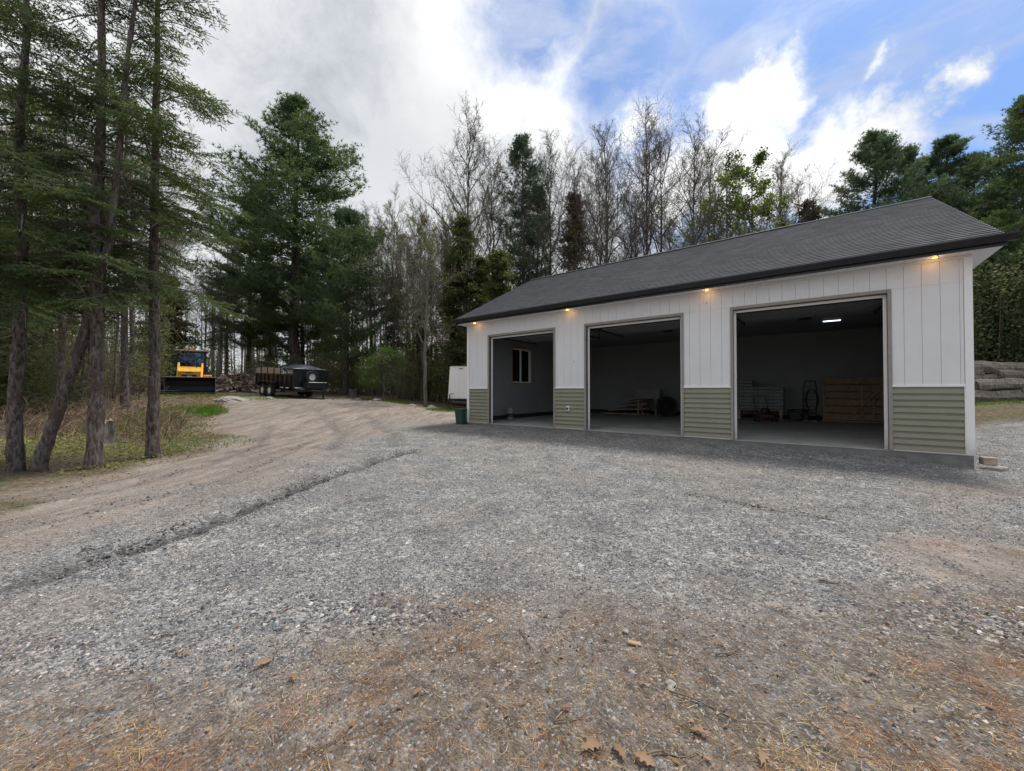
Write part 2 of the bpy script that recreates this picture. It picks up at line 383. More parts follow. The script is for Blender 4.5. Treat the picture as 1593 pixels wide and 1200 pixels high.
def ground_mat():
    m, N = new_mat('ground'); tc = N.n('ShaderNodeTexCoord').outputs['Object']
    A = lambda nm: N.n('ShaderNodeAttribute', attribute_name=nm).outputs['Fac']
    dirt, forest, soil, needle, track = [A(k) for k in ('dirt', 'forest', 'soil', 'needle', 'track')]
    # crushed stone in two sizes
    v1 = N.n('ShaderNodeTexVoronoi', {'Vector': tc, 'Scale': 74., 'Randomness': 1.}); v2 = N.n('ShaderNodeTexVoronoi', {'Vector': tc, 'Scale': 26., 'Randomness': 1.})
    sep1 = N.n('ShaderNodeSeparateColor', {0: v1.outputs['Color']}).outputs; sep2 = N.n('ShaderNodeSeparateColor', {0: v2.outputs['Color']}).outputs
    stones = N.ramp(sep1[0], ((0, (.05, .052, .056)), (.3, (.15, .15, .153)), (.6, (.25, .243, .236)), (.85, (.34, .325, .305)), (1, (.46, .445, .425))))
    st2 = N.ramp(sep2[1], ((0, (.09, .10, .115)), (.4, (.2, .205, .21)), (.8, (.3, .29, .28)), (1, (.46, .45, .44))))
    grav = N.mix(N.mr(sep2[0], .62, .7), stones, st2)
    n0 = N.noise(tc, .45, 5, .6, .4); n1 = N.noise(tc, 1.9, 6, .65, .3); n2 = N.noise(tc, 9, 6, .7)
    n3 = N.noise(tc, 34, 4, .7)
    grav = N.mix(1., grav, N.ramp(n1, ((.28, (.66, .68, .72)), (.5, (1.08, 1.08, 1.07)), (.72, (1.5, 1.46, 1.4)))), 'MULTIPLY')
    grav = N.mix(1., grav, N.ramp(n2, ((.25, (.72, .72, .74)), (.5, (1, 1, 1)), (.75, (1.25, 1.24, 1.22)))), 'MULTIPLY')
    grav = N.mix(N.mr(n0, .42, .66, 0, .45), grav, N.mix(n2, (.20, .165, .135), (.33, .29, .25)))
    # packed sandy dirt, worn smooth in streaks along the drive, shaded ruts painted in
    sp = N.n('ShaderNodeMapping', {0: tc, 2: (0, 0, rad(-14)), 3: (2.6, .5, 1)}).outputs[0]
    ns = N.noise(sp, 1.3, 7, .68, .5)
    dc = N.ramp(ns, ((.25, (.09, .072, .06)), (.42, (.21, .17, .14)), (.55, (.31, .255, .21)), (.8, (.47, .405, .345))))
    dc = N.mix(N.mr(N.noise(sp, 3.1, 7, .75, .8), .53, .66, 0, .75), dc, (.10, .085, .075))  # dark streaks in the colour stand in for shade inside ruts
    dc = N.mix(1., dc, N.ramp(n2, ((.25, (.7, .68, .66)), (.5, (1, 1, 1)), (.78, (1.25, 1.22, 1.2)))), 'MULTIPLY')
    dc = N.mix(N.mr(n1, .56, .66, 0, .7), dc, (.25, .115, .07))
    dc = N.mix(N.mr(sep1[0], .62, .7, 0, .6), dc, stones)
    col = N.mix(dirt, grav, dc)
    so = N.ramp(n2, ((.3, (.06, .047, .038)), (.5, (.155, .125, .10)), (.7, (.29, .24, .195))))
    so = N.mix(N.mr(sep1[1], .72, .8, 0, .75), so, stones)
    col = N.mix(N.m('MULTIPLY', soil, N.mr(n1, .3, .6, .55, 1)), col, so)
    nd = N.ramp(n3, ((.3, (.09, .05, .033)), (.5, (.26, .145, .085)), (.72, (.44, .28, .17))))
    col = N.mix(N.m('MULTIPLY', needle, N.mr(n2, .4, .6, .05, .8)), col, nd)
    fo = N.ramp(n2, ((.28, (.05, .038, .028)), (.46, (.12, .09, .06)), (.6, (.21, .165, .115)), (.8, (.34, .28, .21))))
    fo = N.mix(N.mr(n1, .48, .62, 0, .55), fo, N.ramp(n3, ((.3, (.04, .06, .02)), (.7, (.12, .17, .05)))))
    col = N.mix(forest, col, fo)
    col = N.mix(N.m('MINIMUM', N.m('MULTIPLY', track, .8), .85), col, N.ramp(n3, ((.3, (.045, .043, .043)), (.7, (.14, .135, .13)))))
    b = N.n('ShaderNodeBsdfPrincipled', {'Base Color': col, 'Roughness': .92, 'Specular IOR Level': .18})
    hgt = N.m('ADD', N.m('MULTIPLY', v1.outputs['Distance'], -1.0), N.m('ADD', N.m('MULTIPLY', n2, 1.6), N.m('MULTIPLY', n3, 1.0)))
    bn = N.n('ShaderNodeBump', {'Strength': .85, 'Distance': .022, 'Height': hgt}); N.l.new(bn.outputs[0], b.inputs['Normal'])
    return finish(m, N, b.outputs[0])

def build_ground():
    xs = grid_axis(-900, 900, -9, 11, .05, 1.09); ys = grid_axis(-900, 900, 1.0, 10.5, .045, 1.07)
    X, Y = np.meshgrid(xs, ys); Z = height(X, Y); nx, ny = len(xs), len(ys)
    mb = MB(); i = np.arange(nx-1)[None]+np.arange(ny-1)[:, None]*nx
    mb.add(np.stack([X, Y, Z], -1), np.stack([i, i+1, i+1+nx, i+nx], -1).reshape(-1, 4))
    me = mb.mesh('ground', ground_mat(), True)
    for nm, a in zip(('dirt', 'forest', 'soil', 'needle', 'track'), zones(X, Y)):
        at = me.attributes.new(nm, 'FLOAT', 'POINT'); at.data.foreach_set('value', np.asarray(a, np.float32).ravel())
    o = link('ground', me); tag(o, 'grey gravel and tan dirt yard rising towards the woods', 'ground', kind='structure')
build_ground()
def gz(x, y): return float(height(np.array([x]), np.array([y]))[0])
def at(px, Y): return (px-796.5)/609.2*Y

M = {}
def setup_mats():
    M['white'] = mat('white_siding', (.70, .71, .735), .5, var=.03, scale=1.5, dirt=((.5, .48, .45), .12))
    M['trim'] = mat('white_trim', (.80, .80, .81), .45, var=.02, splash=((.3, .27, .23), .5))
    M['sage'] = mat('sage_siding', (.225, .228, .168), .5, var=.06, scale=2, dirt=((.2, .18, .14), .2), splash=((.24, .21, .175), .75))
    M['black'] = mat('black_metal', (.008, .009, .014), .32, var=.2, spec=.5)
    M['conc'] = mat('concrete', (.36, .36, .35), .85, var=.15, scale=1.6, bump=.3, dirt=((.22, .21, .2), .5))
    M['conc2'] = mat('foundation_concrete', (.17, .17, .165), .9, var=.25, scale=4, bump=.5, dirt=((.09, .085, .08), .6))
    M['inner'] = mat('interior_wall', (.27, .28, .29), .8, var=.08, scale=1)
    M['ceil'] = mat('interior_ceiling', (.26, .27, .28), .8, var=.08, scale=1)
    M['jamb'] = mat('brown_jamb', (.135, .10, .085), .7, var=.2, scale=5)
    M['jambg'] = mat('grey_casing', (.27, .25, .23), .6, var=.08)
    M['wood'] = mat('lumber', (.34, .24, .15), .75, var=.25, scale=5, bump=.3)
    M['woodd'] = mat('old_boards', (.36, .29, .24), .85, var=.3, scale=8, bump=.4, dirt=((.15, .12, .1), .6))
    M['rubber'] = mat('rubber', (.02, .02, .022), .8, var=.3, scale=12, dirt=((.1, .09, .08), .35))
    M['steel'] = mat('steel', (.5, .5, .5), .4, metal=.8, var=.15)
    M['rim'] = mat('wheel_rim', (.72, .72, .69), .5, var=.15, scale=9, dirt=((.15, .12, .1), .5))
    M['yellow'] = mat('yellow_paint', (.85, .43, .02), .45, var=.12, scale=5, dirt=((.16, .1, .05), .35), coat=.2)
    M['dsteel'] = mat('dark_steel', (.013, .012, .012), .5, var=.4, scale=8, dirt=((.07, .06, .05), .35))
    M['navy'] = mat('navy_tarp', (.018, .024, .05), .55, var=.2, scale=3, bump=.5, bscale=8)
    M['teal'] = mat('dark_teal_paint', (.010, .014, .016), .4, var=.25, scale=4, dirt=((.05, .05, .045), .35))
    M['glass'] = glass('window_glass'); M['cabglass'] = glass('cab_glass', (.25, .35, .42))
    M['warm'] = emit('warm_lamp', (1, .42, .08), 4.0); M['led'] = emit('led_lamp', (.8, .93, 1), 1.5)
    M['rock'] = mat('field_rock', (.29, .265, .24), .9, var=.3, scale=7, bump=.6, bscale=25, dirt=((.15, .14, .12), .5))
    M['green'] = mat('green_plastic', (.01, .05, .035), .45, var=.15)
    M['bag'] = mat('pale_bags', (.24, .245, .25), .6, var=.15, scale=5, bump=.4, bscale=12)
    M['red'] = mat('dark_red_paint', (.07, .018, .014), .5, var=.2)
    M['barkS'] = bark_mat('spruce_bark', (.05, .038, .032), (.22, .18, .155), 7, (.11, .075, .06), bump=1.)
    M['barkP'] = bark_mat('pine_bark', (.045, .036, .032), (.13, .105, .09), 3)
    M['barkG'] = bark_mat('grey_bark', (.085, .076, .07), (.19, .175, .16), 5)
    M['barkD'] = bark_mat('dark_bark', (.06, .052, .046), (.14, .12, .105), 5)
    M['twig'] = mat('twigs', (.13, .105, .085), .9, var=.3, scale=3)
    M['twigg'] = mat('grey_twigs', (.115, .10, .088), .9, var=.3, scale=2)
    M['stump'] = bark_mat('weathered_wood', (.10, .085, .07), (.26, .225, .19), 5)
    M['spruce'] = leaf_mat('spruce_needles', ((0, (.03, .055, .022)), (.4, (.075, .125, .04)), (.75, (.13, .185, .05)), (1, (.21, .26, .07))), .32, clump=1.6)
    M['pine'] = leaf_mat('pine_needles', ((0, (.04, .075, .04)), (.45, (.09, .145, .07)), (.8, (.16, .22, .08)), (1, (.23, .29, .10))), .4, clump=.7)
    M['pineR'] = leaf_mat('blue_green_pine_needles', ((0, (.04, .072, .052)), (.45, (.08, .13, .09)), (.8, (.14, .195, .11)), (1, (.19, .24, .13))), .4, clump=.7)
    M['hem'] = leaf_mat('cedar_foliage', ((0, (.04, .055, .02)), (.45, (.10, .12, .045)), (.8, (.17, .19, .065)), (1, (.24, .24, .08))), .42, clump=.9)
    M['bronze'] = leaf_mat('bronze_cedar_foliage', ((0, (.05, .042, .024)), (.45, (.10, .085, .042)), (.8, (.16, .14, .06)), (1, (.22, .20, .08))), .25, clump=.9)
    M['maple'] = leaf_mat('young_maple_leaves', ((0, (.06, .10, .02)), (.5, (.13, .19, .035)), (1, (.24, .30, .06))), .5, clump=.8)
    M['bud'] = leaf_mat('spring_buds', ((0, (.13, .10, .06)), (.4, (.24, .21, .10)), (.7, (.28, .31, .10)), (1, (.42, .43, .18))), .4, clump=.5)
    M['under'] = leaf_mat('undergrowth_leaves', ((0, (.08, .085, .03)), (.4, (.17, .18, .06)), (.75, (.28, .29, .09)), (1, (.42, .42, .15))), .4, clump=.35)
    M['shrub'] = leaf_mat('fresh_shrub_leaves', ((0, (.05, .11, .015)), (.5, (.12, .22, .03)), (1, (.22, .33, .06))), .45, clump=2.)
    M['vine'] = leaf_mat('hedge_leaves', ((0, (.02, .035, .018)), (.5, (.06, .085, .035)), (.85, (.16, .17, .075)), (1, (.3, .27, .13))), .35, clump=1.)
    M['grass'] = leaf_mat('grass', ((0, (.04, .09, .012)), (.5, (.10, .20, .025)), (1, (.20, .33, .06))), .4, clump=2.)
    M['dry'] = leaf_mat('dry_stalks', ((0, (.12, .08, .05)), (.5, (.27, .19, .13)), (1, (.45, .35, .26))), .3, clump=1.)
    M['deadleaf'] = leaf_mat('dead_leaves', ((0, (.10, .055, .03)), (.5, (.25, .15, .085)), (1, (.42, .29, .18))), .2, clump=3.)
    M['needle'] = leaf_mat('fallen_needles', ((0, (.16, .065, .03)), (.4, (.36, .16, .07)), (.7, (.50, .34, .18)), (1, (.62, .52, .28))), .1, clump=3.)
    # loose stones: every stone its own grey
    m, N = new_mat('loose_stones'); g = N.n('ShaderNodeNewGeometry')
    col = N.ramp(g.outputs['Random Per Island'], ((0, (.045, .047, .053)), (.25, (.14, .143, .152)), (.55, (.24, .235, .235)), (.8, (.37, .35, .33)), (.93, (.42, .35, .30)), (1, (.60, .58, .56))))
    tc = N.n('ShaderNodeTexCoord').outputs['Object']
    col = N.mix(1., col, N.ramp(N.noise(tc, 1.9, 5, .6), ((.3, (.72, .72, .74)), (.7, (1.2, 1.18, 1.15)))), 'MULTIPLY')
    b = N.n('ShaderNodeBsdfPrincipled', {'Base Color': col, 'Roughness': .85, 'Specular IOR Level': .25}); M['stones'] = finish(m, N, b.outputs[0])
    # roof shingles
    m, N = new_mat('shingles'); tc = N.n('ShaderNodeTexCoord').outputs['Object']
    br = N.n('ShaderNodeTexBrick', {'Vector': tc, 'Color1': (.036, .038, .045, 1), 'Color2': (.068, .071, .08, 1), 'Mortar': (.04, .04, .043, 1), 'Scale': 1., 'Mortar Size': .004, 'Bias': -.1, 'Brick Width': .21, 'Row Height': .1269}, offset=.37, squash=1.4, squash_frequency=3)
    col = N.mix(1., br.outputs[0], N.ramp(N.noise(tc, 45, 4, .7), ((.3, (.7, .7, .7)), (.7, (1.35, 1.35, 1.35)))), 'MULTIPLY')
    col = N.mix(1., col, N.ramp(N.noise(tc, .6, 4, .6), ((.3, (.86, .86, .86)), (.7, (1.12, 1.12, 1.12)))), 'MULTIPLY')
    b = N.n('ShaderNodeBsdfPrincipled', {'Base Color': col, 'Roughness': .9, 'Specular IOR Level': .3})
    bn = N.n('ShaderNodeBump', {'Strength': .5, 'Distance': .004, 'Height': N.noise(tc, 160, 3, .6)}); N.l.new(bn.outputs[0], b.inputs['Normal'])
    M['shingle'] = finish(m, N, b.outputs[0])
setup_mats()
# ------------------------------------------------------------------ garage (local frame: x along the front, y into the building, z 0 at the siding bottom)
GAR = empty('garage', (GX, GY, GZ), GTH, label='white three bay garage with sage green lower siding and dark shingle roof, its doors open', cat='garage')
ZW, ZB, ZD = 3.56, 1.24, 3.07
SX = [(1.0, 3.7), (4.71, 7.42), (8.47, 11.17)]
OVX, OVY, ZE, ZR, YR = .307, .378, 3.70, 6.267, 4.574
def garage():
    G = GAR; WT = .15
    # foundation with slab
    f = MB(); f.box(-.0, GL, 0, GD, -.62, -.02); f.build('foundation', M['conc2'], G)
    f = MB(); f.bbox(-.004, GL+.004, -.012, GD+.004, -.017, .0, .004); f.build('floor_slab', M['conc'], G)
    # front siding: vertical planks with grooves between them
    def planks(mb, x0, x1, z0, z1, y, pitch=.2365):
        k0 = int(math.floor(x0/pitch)); x = x0
        while x < x1-.01:
            k0 += 1; xn = min(k0*pitch, x1)
            if xn-x > .02: mb.bbox(x+.0022, xn-.0022, y, y+.012, z0, z1, .0025)
            x = xn
    w = MB()
    edges = [0]+[e for s in SX for e in s]+[GL]
    for i in range(0, 8, 2):
        planks(w, edges[i]+(.09 if i == 0 else 0), edges[i+1]-(.09 if i == 6 else 0), ZB, ZD, 0)
        w.box(edges[i], edges[i+1], .013, WT, 0.001, ZD)
    planks(w, .09, GL-.09, ZD+.001, ZW, 0); w.box(0, GL, .013, WT, ZD+.001, ZW)
    w.build('front_wall', M['white'], G)
    # wainscot panels with a horizontal lap profile
    n = 10; h = (ZB-.06)/n
    for i in range(0, 8, 2):
        a, b = edges[i]+(.09 if i == 0 else 0), edges[i+1]-(.09 if i == 6 else 0)
        prof = [(.012, .018)]
        for k in range(n):
            z = .02+k*h
            prof += [(-.022, z), (-.022, z+.012), (-.016, z+.018), (-.004, z+h*.66), (.008, z+h*.72), (.008, z+h*.97)]
        prof += [(.012, .02+n*h)]
        m = MB(); m.ext(prof, a+.012, b-.012); m.build('wainscot', M['sage'], G)
        t = MB(); t.bbox(a, b, -.024, .011, 0, .018, .003); t.bbox(a, b, -.028, .011, ZB-.036, ZB+.006, .005)
        t.bbox(a, a+.012, -.022, .011, .0185, ZB-.0365, .002); t.bbox(b-.012, b, -.022, .011, .0185, ZB-.0365, .002)
        t.build('belt_trim', M['trim'], G)
    for x0, x1 in ((-.016, .088), (GL-.088, GL+.016)):
        t = MB(); t.bbox(x0, x1, -.018, .0115, -.003, ZW, .004)
        if x0 < 0: t.bbox(-.018, .0, .012, .09, -.003, ZW, .004)
        else: t.bbox(GL, GL+.018, .012, .09, -.003, ZW, .004)
        t.build('corner_trim', M['trim'], G)
    # side and back walls
    for nm, (x0, x1, y0, y1) in (('side_wall', (0, .012, 0, 0)), ('side_wall', (GL-.012, GL, 0, 0))):
        m = MB(); left = x0 == 0
        def sw(ya, yb, za, zb_):
            if left: m.box(-.001, .12, ya, yb, za, zb_)
            else: m.box(GL-.12, GL+.001, ya, yb, za, zb_)
        if left:
            sw(WT+.001, 2.52, 0.001, ZW); sw(3.92, GD, 0.001, ZW); sw(2.521, 3.919, 0.001, 1.47); sw(2.521, 3.919, 2.93, ZW)
        else: sw(WT+.001, GD, 0.001, ZW)
        # gable
        xa, xb_ = (-.001, .12) if left else (GL-.12, GL+.001)
        m.faces([(xa, 0, ZW+.001), (xa, GD, ZW+.001), (xa, YR, ZR-.2), (xb_, 0, ZW+.001), (xb_, GD, ZW+.001), (xb_, YR, ZR-.2)], [[0, 1, 2], [5, 4, 3], [0, 3, 4, 1], [1, 4, 5, 2], [2, 5, 3, 0]])
        # board lines on the outside
        k = .15
        while k < GD-.2:
            z1 = 1.2; k2 = min(k+.2365, GD-.12)
            if left:
                if not (k2 > 2.45 and k < 4.0): m.bbox(-.014, -.002, k+.003, k2-.003, ZB, ZW-.002, .003)
            else: m.bbox(GL+.002, GL+.014, k+.003, k2-.003, ZB, ZW-.002, .003)
            k = k2
        m.build('side_wall', M['white'], G)
        m = MB(); q = MB()
        prof = []
        for k in range(n):
            z = .02+k*h; prof += [(-.016, z), (-.016, z+.010), (-.003, z+h*.66), (-.001, z+h*.97)]
        prof = [(.0, .018)]+prof+[(.0, .02+n*h)]
        xo = -.001 if left else GL+.001
        P = [(xo+(p[0] if left else -p[0]), p[1]) for p in prof]
        m.ext(P, .095, GD, 'y'); m.build('wainscot', M['sage'], G)
    m = MB(); m.box(.121, GL-.121, GD-.12, GD, .001, ZW); m.build('back_wall', M['white'], G)
    # inside linings
    m = MB(); x = .121
    for (a, b, c, d) in ((WT+.001, 2.45, .001, 3.45), (3.99, GD-.13, .001, 3.45), (2.451, 3.989, .001, 1.40), (2.451, 3.989, 3.0, 3.45)): m.box(.121, .135, a, b, c, d)
    m.box(GL-.135, GL-.121, WT+.001, GD-.13, .001, 3.45); m.box(.136, GL-.136, GD-.135, GD-.121, .001, 3.45)
    for i in range(0, 8, 2): m.box(max(edges[i], .14), min(edges[i+1], GL-.14), WT+.001, WT+.014, .001, ZD)
    m.box(.14, GL-.14, WT+.001, WT+.014, ZD+.001, 3.45)
    m.build('interior_lining', M['inner'], G)
    m = MB(); m.box(.122, GL-.122, WT+.001, GD-.122, 3.451, 3.50); m.build('ceiling', M['ceil'], G)
    m = MB(); m.bbox(.136, .15, WT+.02, GD-.14, .002, .16, .003); m.bbox(.151, GL-.14, GD-.15, GD-.136, .002, .16, .003); m.build('baseboard', M['rubber'], G)
    pass
    # door openings
    for bay, (a, b) in enumerate(SX):
        m = MB()
        m.bbox(a-.012, a+.045, -.030, .012, 0, ZD+.012, .004); m.bbox(b-.045, b+.012, -.030, .012, 0, ZD+.012, .004); m.bbox(a+.0455, b-.0455, -.030, .012, ZD-.055, ZD+.012, .004)
        fr = m.build('door_frame', M['jambg'], G)
        m = MB(); m.bbox(a+.002, a+.04, .0125, .17, .001, ZD-.02, .003); m.bbox(b-.04, b-.002, .0125, .17, .001, ZD-.02, .003); m.bbox(a+.0405, b-.0405, .0125, .17, ZD-.06, ZD-.02, .003)
        m.build('jamb', M['jamb'], fr)
        m = MB(); m.bbox(a+.0405, a+.095, .11, .135, .001, ZD-.0605, .004); m.bbox(b-.095, b-.0405, .11, .135, .001, ZD-.0605, .004); m.bbox(a+.0955, b-.0955, .11, .135, ZD-.115, ZD-.0605, .004)
        m.build('weather_stop', M['trim'], fr)
        # sectional door, raised: lies under the ceiling on its tracks
        m = MB(); zt = 3.10
        m.bbox(a+.0, b-.0, .20, .235, ZD-.13, zt+.08, .004, mi=1)
        for k in range(4): m.bbox(a-.02, b+.02, .30+k*.62, .30+k*.62+.605, zt, zt+.045, .008)
        for k in range(4):
            for j in range(4):
                w_ = (b-a)/4; m.bbox(a+j*w_+.08, a+(j+1)*w_-.08, .38+k*.62, .83+k*.62, zt-.006, zt-.0005, .003)
        d = m.build('overhead_door', [M['ceil'], M['dsteel']], G)
        for xs_ in (a-.09, b+.05):
            t = MB(); t.tube([(xs_+.02, .25, .05), (xs_+.02, .25, 2.75), (xs_+.02, .33, 2.98), (xs_+.02, .5, 3.06), (xs_+.02, 3.1, 3.06)], .022, 6)
            for yy in (1.3, 3.0): t.box(xs_, xs_+.03, yy, yy+.03, 3.08, 3.45)
            t.box(xs_, xs_+.03, 1.3, 3.0, 3.28, 3.31)
            t.build('door_track', M['dsteel'], d)
        t = MB(); t.cyl((a, .28, 3.30), (b, .28, 3.30), .028, k=10)
        for fx in (.42, .58): t.cyl((a+(b-a)*fx-.2, .28, 3.30), (a+(b-a)*fx+.2, .28, 3.30), .05, k=12)
        t.build('spring_shaft', M['dsteel'], d)
        t = MB(); t.bbox((a+b)/2-.03, (a+b)/2+.03, .3, 3.1, 3.20, 3.24, .004); t.bbox((a+b)/2-.16, (a+b)/2+.16, 3.1, 3.55, 3.14, 3.34, .03); t.build('door_opener', M['dsteel'], d)
    # lamps inside
    def led(x, y, l, rz=0):
        t = MB(); t.bbox(x-l/2, x+l/2, y-.06, y+.06, 3.41, 3.449, .01); o = t.build('ceiling_light', M['trim'], G)
        t = MB(); t.bbox(x-l/2+.03, x+l/2-.03, y-.045, y-.015, 3.392, 3.409, .004); t.bbox(x-l/2+.03, x+l/2-.03, y+.015, y+.045, 3.392, 3.409, .004); t.build('lamp_tube', M['led'], o)
    led(10.5, 6.0, .5); led(5.0, 3.5, .2); led(7.1, 3.7, .2)
    # window in the left wall
    m = MB(); Y0, Y1, Z0, Z1 = 2.521, 3.919, 1.471, 2.929
    for (ya, yb, za, zb_) in ((Y0, Y0+.06, Z0, Z1), (Y1-.06, Y1, Z0, Z1), (Y0+.061, Y1-.061, Z0, Z0+.06), (Y0+.061, Y1-.061, Z1-.06, Z1), ((Y0+Y1)/2-.03, (Y0+Y1)/2+.03, Z0+.061, Z1-.061)):
        m.bbox(.0, .07, ya, yb, za, zb_, .005)
    wd = m.build('window', M['trim'], G)
    m = MB(); m.box(.03, .036, Y0+.05, Y1-.05, Z0+.05, Z1-.05); m.build('pane', M['glass'], wd)
    m = MB()
    for (ya, yb, za, zb_) in ((Y0-.07, Y0-.001, Z0-.07, Z1+.07), (Y1+.001, Y1+.07, Z0-.07, Z1+.07), (Y0, Y1, Z0-.07, Z0-.001), (Y0, Y1, Z1+.001, Z1+.07)): m.bbox(.09, .155, ya, yb, za, zb_, .004)
    m.build('casing', M['wood'], wd)
    # roof: stepped courses of shingles on both slopes
    for side in (0, 1):
        m = MB(); nC = 39; ye = -OVY; L_ = YR-ye
        prof = []
        for k in range(nC):
            t0, t1 = k/nC, (k+1)/nC
            y0, y1 = ye+L_*t0, ye+L_*t1; z0, z1 = ZE+(ZR-ZE)*t0, ZE+(ZR-ZE)*t1
            prof += [(y0, z0+.002), (y0, z0+.014), (y1+.004, z1+.003)]
        prof += [(YR, ZR-.05), (ye, ZE-.05)]
        if side: prof = [(2*YR+.0-p[0]+.0005, p[1]) for p in prof]
        m.ext(prof, -OVX, GL+OVX); r = m.build('roof', M['shingle'], G)
        if side == 0: front = r
    m = MB(); m.ext([(YR-.16, ZR-.055), (YR-.15, ZR-.03), (YR, ZR+.04), (YR+.15, ZR-.03), (YR+.16, ZR-.055), (YR, ZR+.022)], -OVX-.005, GL*.8); m.build('ridge_cap', M['rubber'], front)
    m = MB(); m.ext([(YR-.14, ZR-.05), (YR-.13, ZR-.035), (YR, ZR+.032), (YR+.13, ZR-.035), (YR+.14, ZR-.05), (YR, ZR+.014)], GL*.8+.001, GL+OVX+.005); m.build('ridge_cap', M['shingle'], front)
    # rake boards, fascia, gutter
    for xr in (-OVX-.02, GL+OVX+.003):
        m = MB()
        for sgn in (1, -1):
            ya = -OVY; prof = [(ya, ZE-.20), (YR, ZR-.20), (YR, ZR-.012), (ya, ZE-.012)]
            if sgn < 0: prof = [(2*YR-p[0]+.001, p[1]) for p in prof]
            m.ext(prof, xr, xr+.017)
        m.build('rake_board', M['black'], G)
    m = MB(); m.bbox(-OVX, GL+OVX, -OVY-.022, -OVY-.002, ZE-.19, ZE-.008, .004); m.bbox(-OVX, GL+OVX, 2*YR+OVY+.002, 2*YR+OVY+.022, ZE-.19, ZE-.008, .004); m.build('fascia', M['black'], G)
    m = MB()
    prof = [(-OVY-.024, ZE-.02), (-OVY-.03, ZE-.135), (-OVY-.10, ZE-.135), (-OVY-.115, ZE-.10), (-OVY-.13, ZE-.06), (-OVY-.145, ZE-.035), (-OVY-.145, ZE-.012), (-OVY-.135, ZE-.012), (-OVY-.12, ZE-.04), (-OVY-.10, ZE-.12), (-OVY-.036, ZE-.12), (-OVY-.034, ZE-.02)]
    m.ext(prof, -OVX-.03, GL+OVX+.10); gt = m.build('gutter', M['black'], G)
    m = MB(); m.tube([(-.16, -OVY-.075, ZE-.13), (-.16, -OVY-.075, ZE-.20), (-.13, -OVY+.02, ZE-.30), (-.09, -.12, ZE-.38), (-.075, -.0, ZE-.45), (-.07, .10, ZE-.52), (-.07, .13, ZE-.66), (-.07, .13, .25), (-.14, .10, .12), (-.3, .05, .05)], .042, 10)
    m.build('downspout', M['black'], gt)
    # soffit
    m = MB(); m.box(-OVX, GL+OVX, -OVY, -.02, ZW-.024, ZW-.006)
    k = -OVX+.05
    while k < GL+OVX-.1: m.bbox(k, k+.12, -OVY+.01, -.024, ZW-.0285, ZW-.0245, .002); k += .135
    m.bbox(0, GL, -.026, -.001, ZW-.07, ZW-.029, .004)
    m.box(-OVX, -.019, -.019, GD, ZW-.024, ZW-.006); m.box(GL+.019, GL+OVX, -.019, GD, ZW-.024, ZW-.006)
    sf = m.build('soffit', M['white'], G)
    for s in fs_lights:
        m = MB(); m.lathe([(.05, 0), (.055, -.008), (.04, -.012)], (s, -.20, ZW-.0245), k=20); o = m.build('soffit_light', M['black'], G)
        m = MB(); m.lathe([(.036, 0), (.036, -.014), (.02, -.017)], (s, -.20, ZW-.034), k=20); m.build('lamp_lens', M['warm'], o)
        ld = bpy.data.lights.new('soffit_lamp', 'POINT'); ld.energy = .32; ld.color = (1, .5, .15); ld.shadow_soft_size = .03
        lo = bpy.data.objects.new('soffit_lamp', ld); COL.objects.link(lo); lo.parent = o; lo.location = (s, -.19, ZW-.075)
    # outside socket between the first two doors
    s = 4.17; m = MB(); m.bbox(s-.045, s+.045, -.05, -.016, .53, .68, .008); b = m.build('electrical_box', M['trim'], G)
    m = MB(); m.bbox(s-.022, s+.022, -.06, -.0505, .57, .64, .006); m.tube([(s-.02, -.062, .60), (s-.03, -.09, .58), (s-.02, -.085, .50), (s+.02, -.06, .48)], .008, 6); m.build('plug', M['rubber'], b)
    for xx, zz in ((4.35, 1.98), (7.95, 3.24)):
        m = MB(); m.bbox(xx, xx+.015, -.012, -.002, zz, zz+.03, .002); m.build('screw_head', M['dsteel'], G)
def front_s(px):
    k = (px-796.5)/609.2      # GX+s*gd0 = k*(GY+s*gd1)
    return (k*GY-GX)/(gd[0]-k*gd[1])
fs_lights = [front_s(p) for p in (744, 888, 1103, 1453)]
garage()
def gpt(s, t, z=0): return (GX+gd[0]*s+gn[0]*t, GY+gd[1]*s+gn[1]*t, GZ+z)
# ------------------------------------------------------------------ tree makers: each returns (trunk mesh, crown mesh)
def wobble(rng, n, amp):
    w = np.cumsum(rng.normal(size=(n, 2))*amp, axis=0); return w-w[0]
def trunk_tube(mb, H, r0, rng, amp=.03, k=10, n=22, flare=1.35, lean=(0, 0), r1=.02, bend=None, top=None):
    z = np.linspace(0, 1, n)**1.15*H; w = wobble(rng, n, amp)
    P = np.stack([w[:, 0]+lean[0]*z, w[:, 1]+lean[1]*z, z], 1)
    if bend is not None: P[:, 0] += bend(z)
    P[0, 2] = -.25
    R = r0*(1-z/H*(1-r1/r0))*(1+(flare-1)*1.5*np.exp(-z/.28))
    fl = 1+.10*rng.normal(size=(n, k)); fl = np.clip(fl, .8, 1.25)
    mb.tube(P, R, k, fl=fl)
    return P, R
def pt_on(P, z):
    return np.array([np.interp(z, P[:, 2], P[:, 0]), np.interp(z, P[:, 2], P[:, 1]), z])
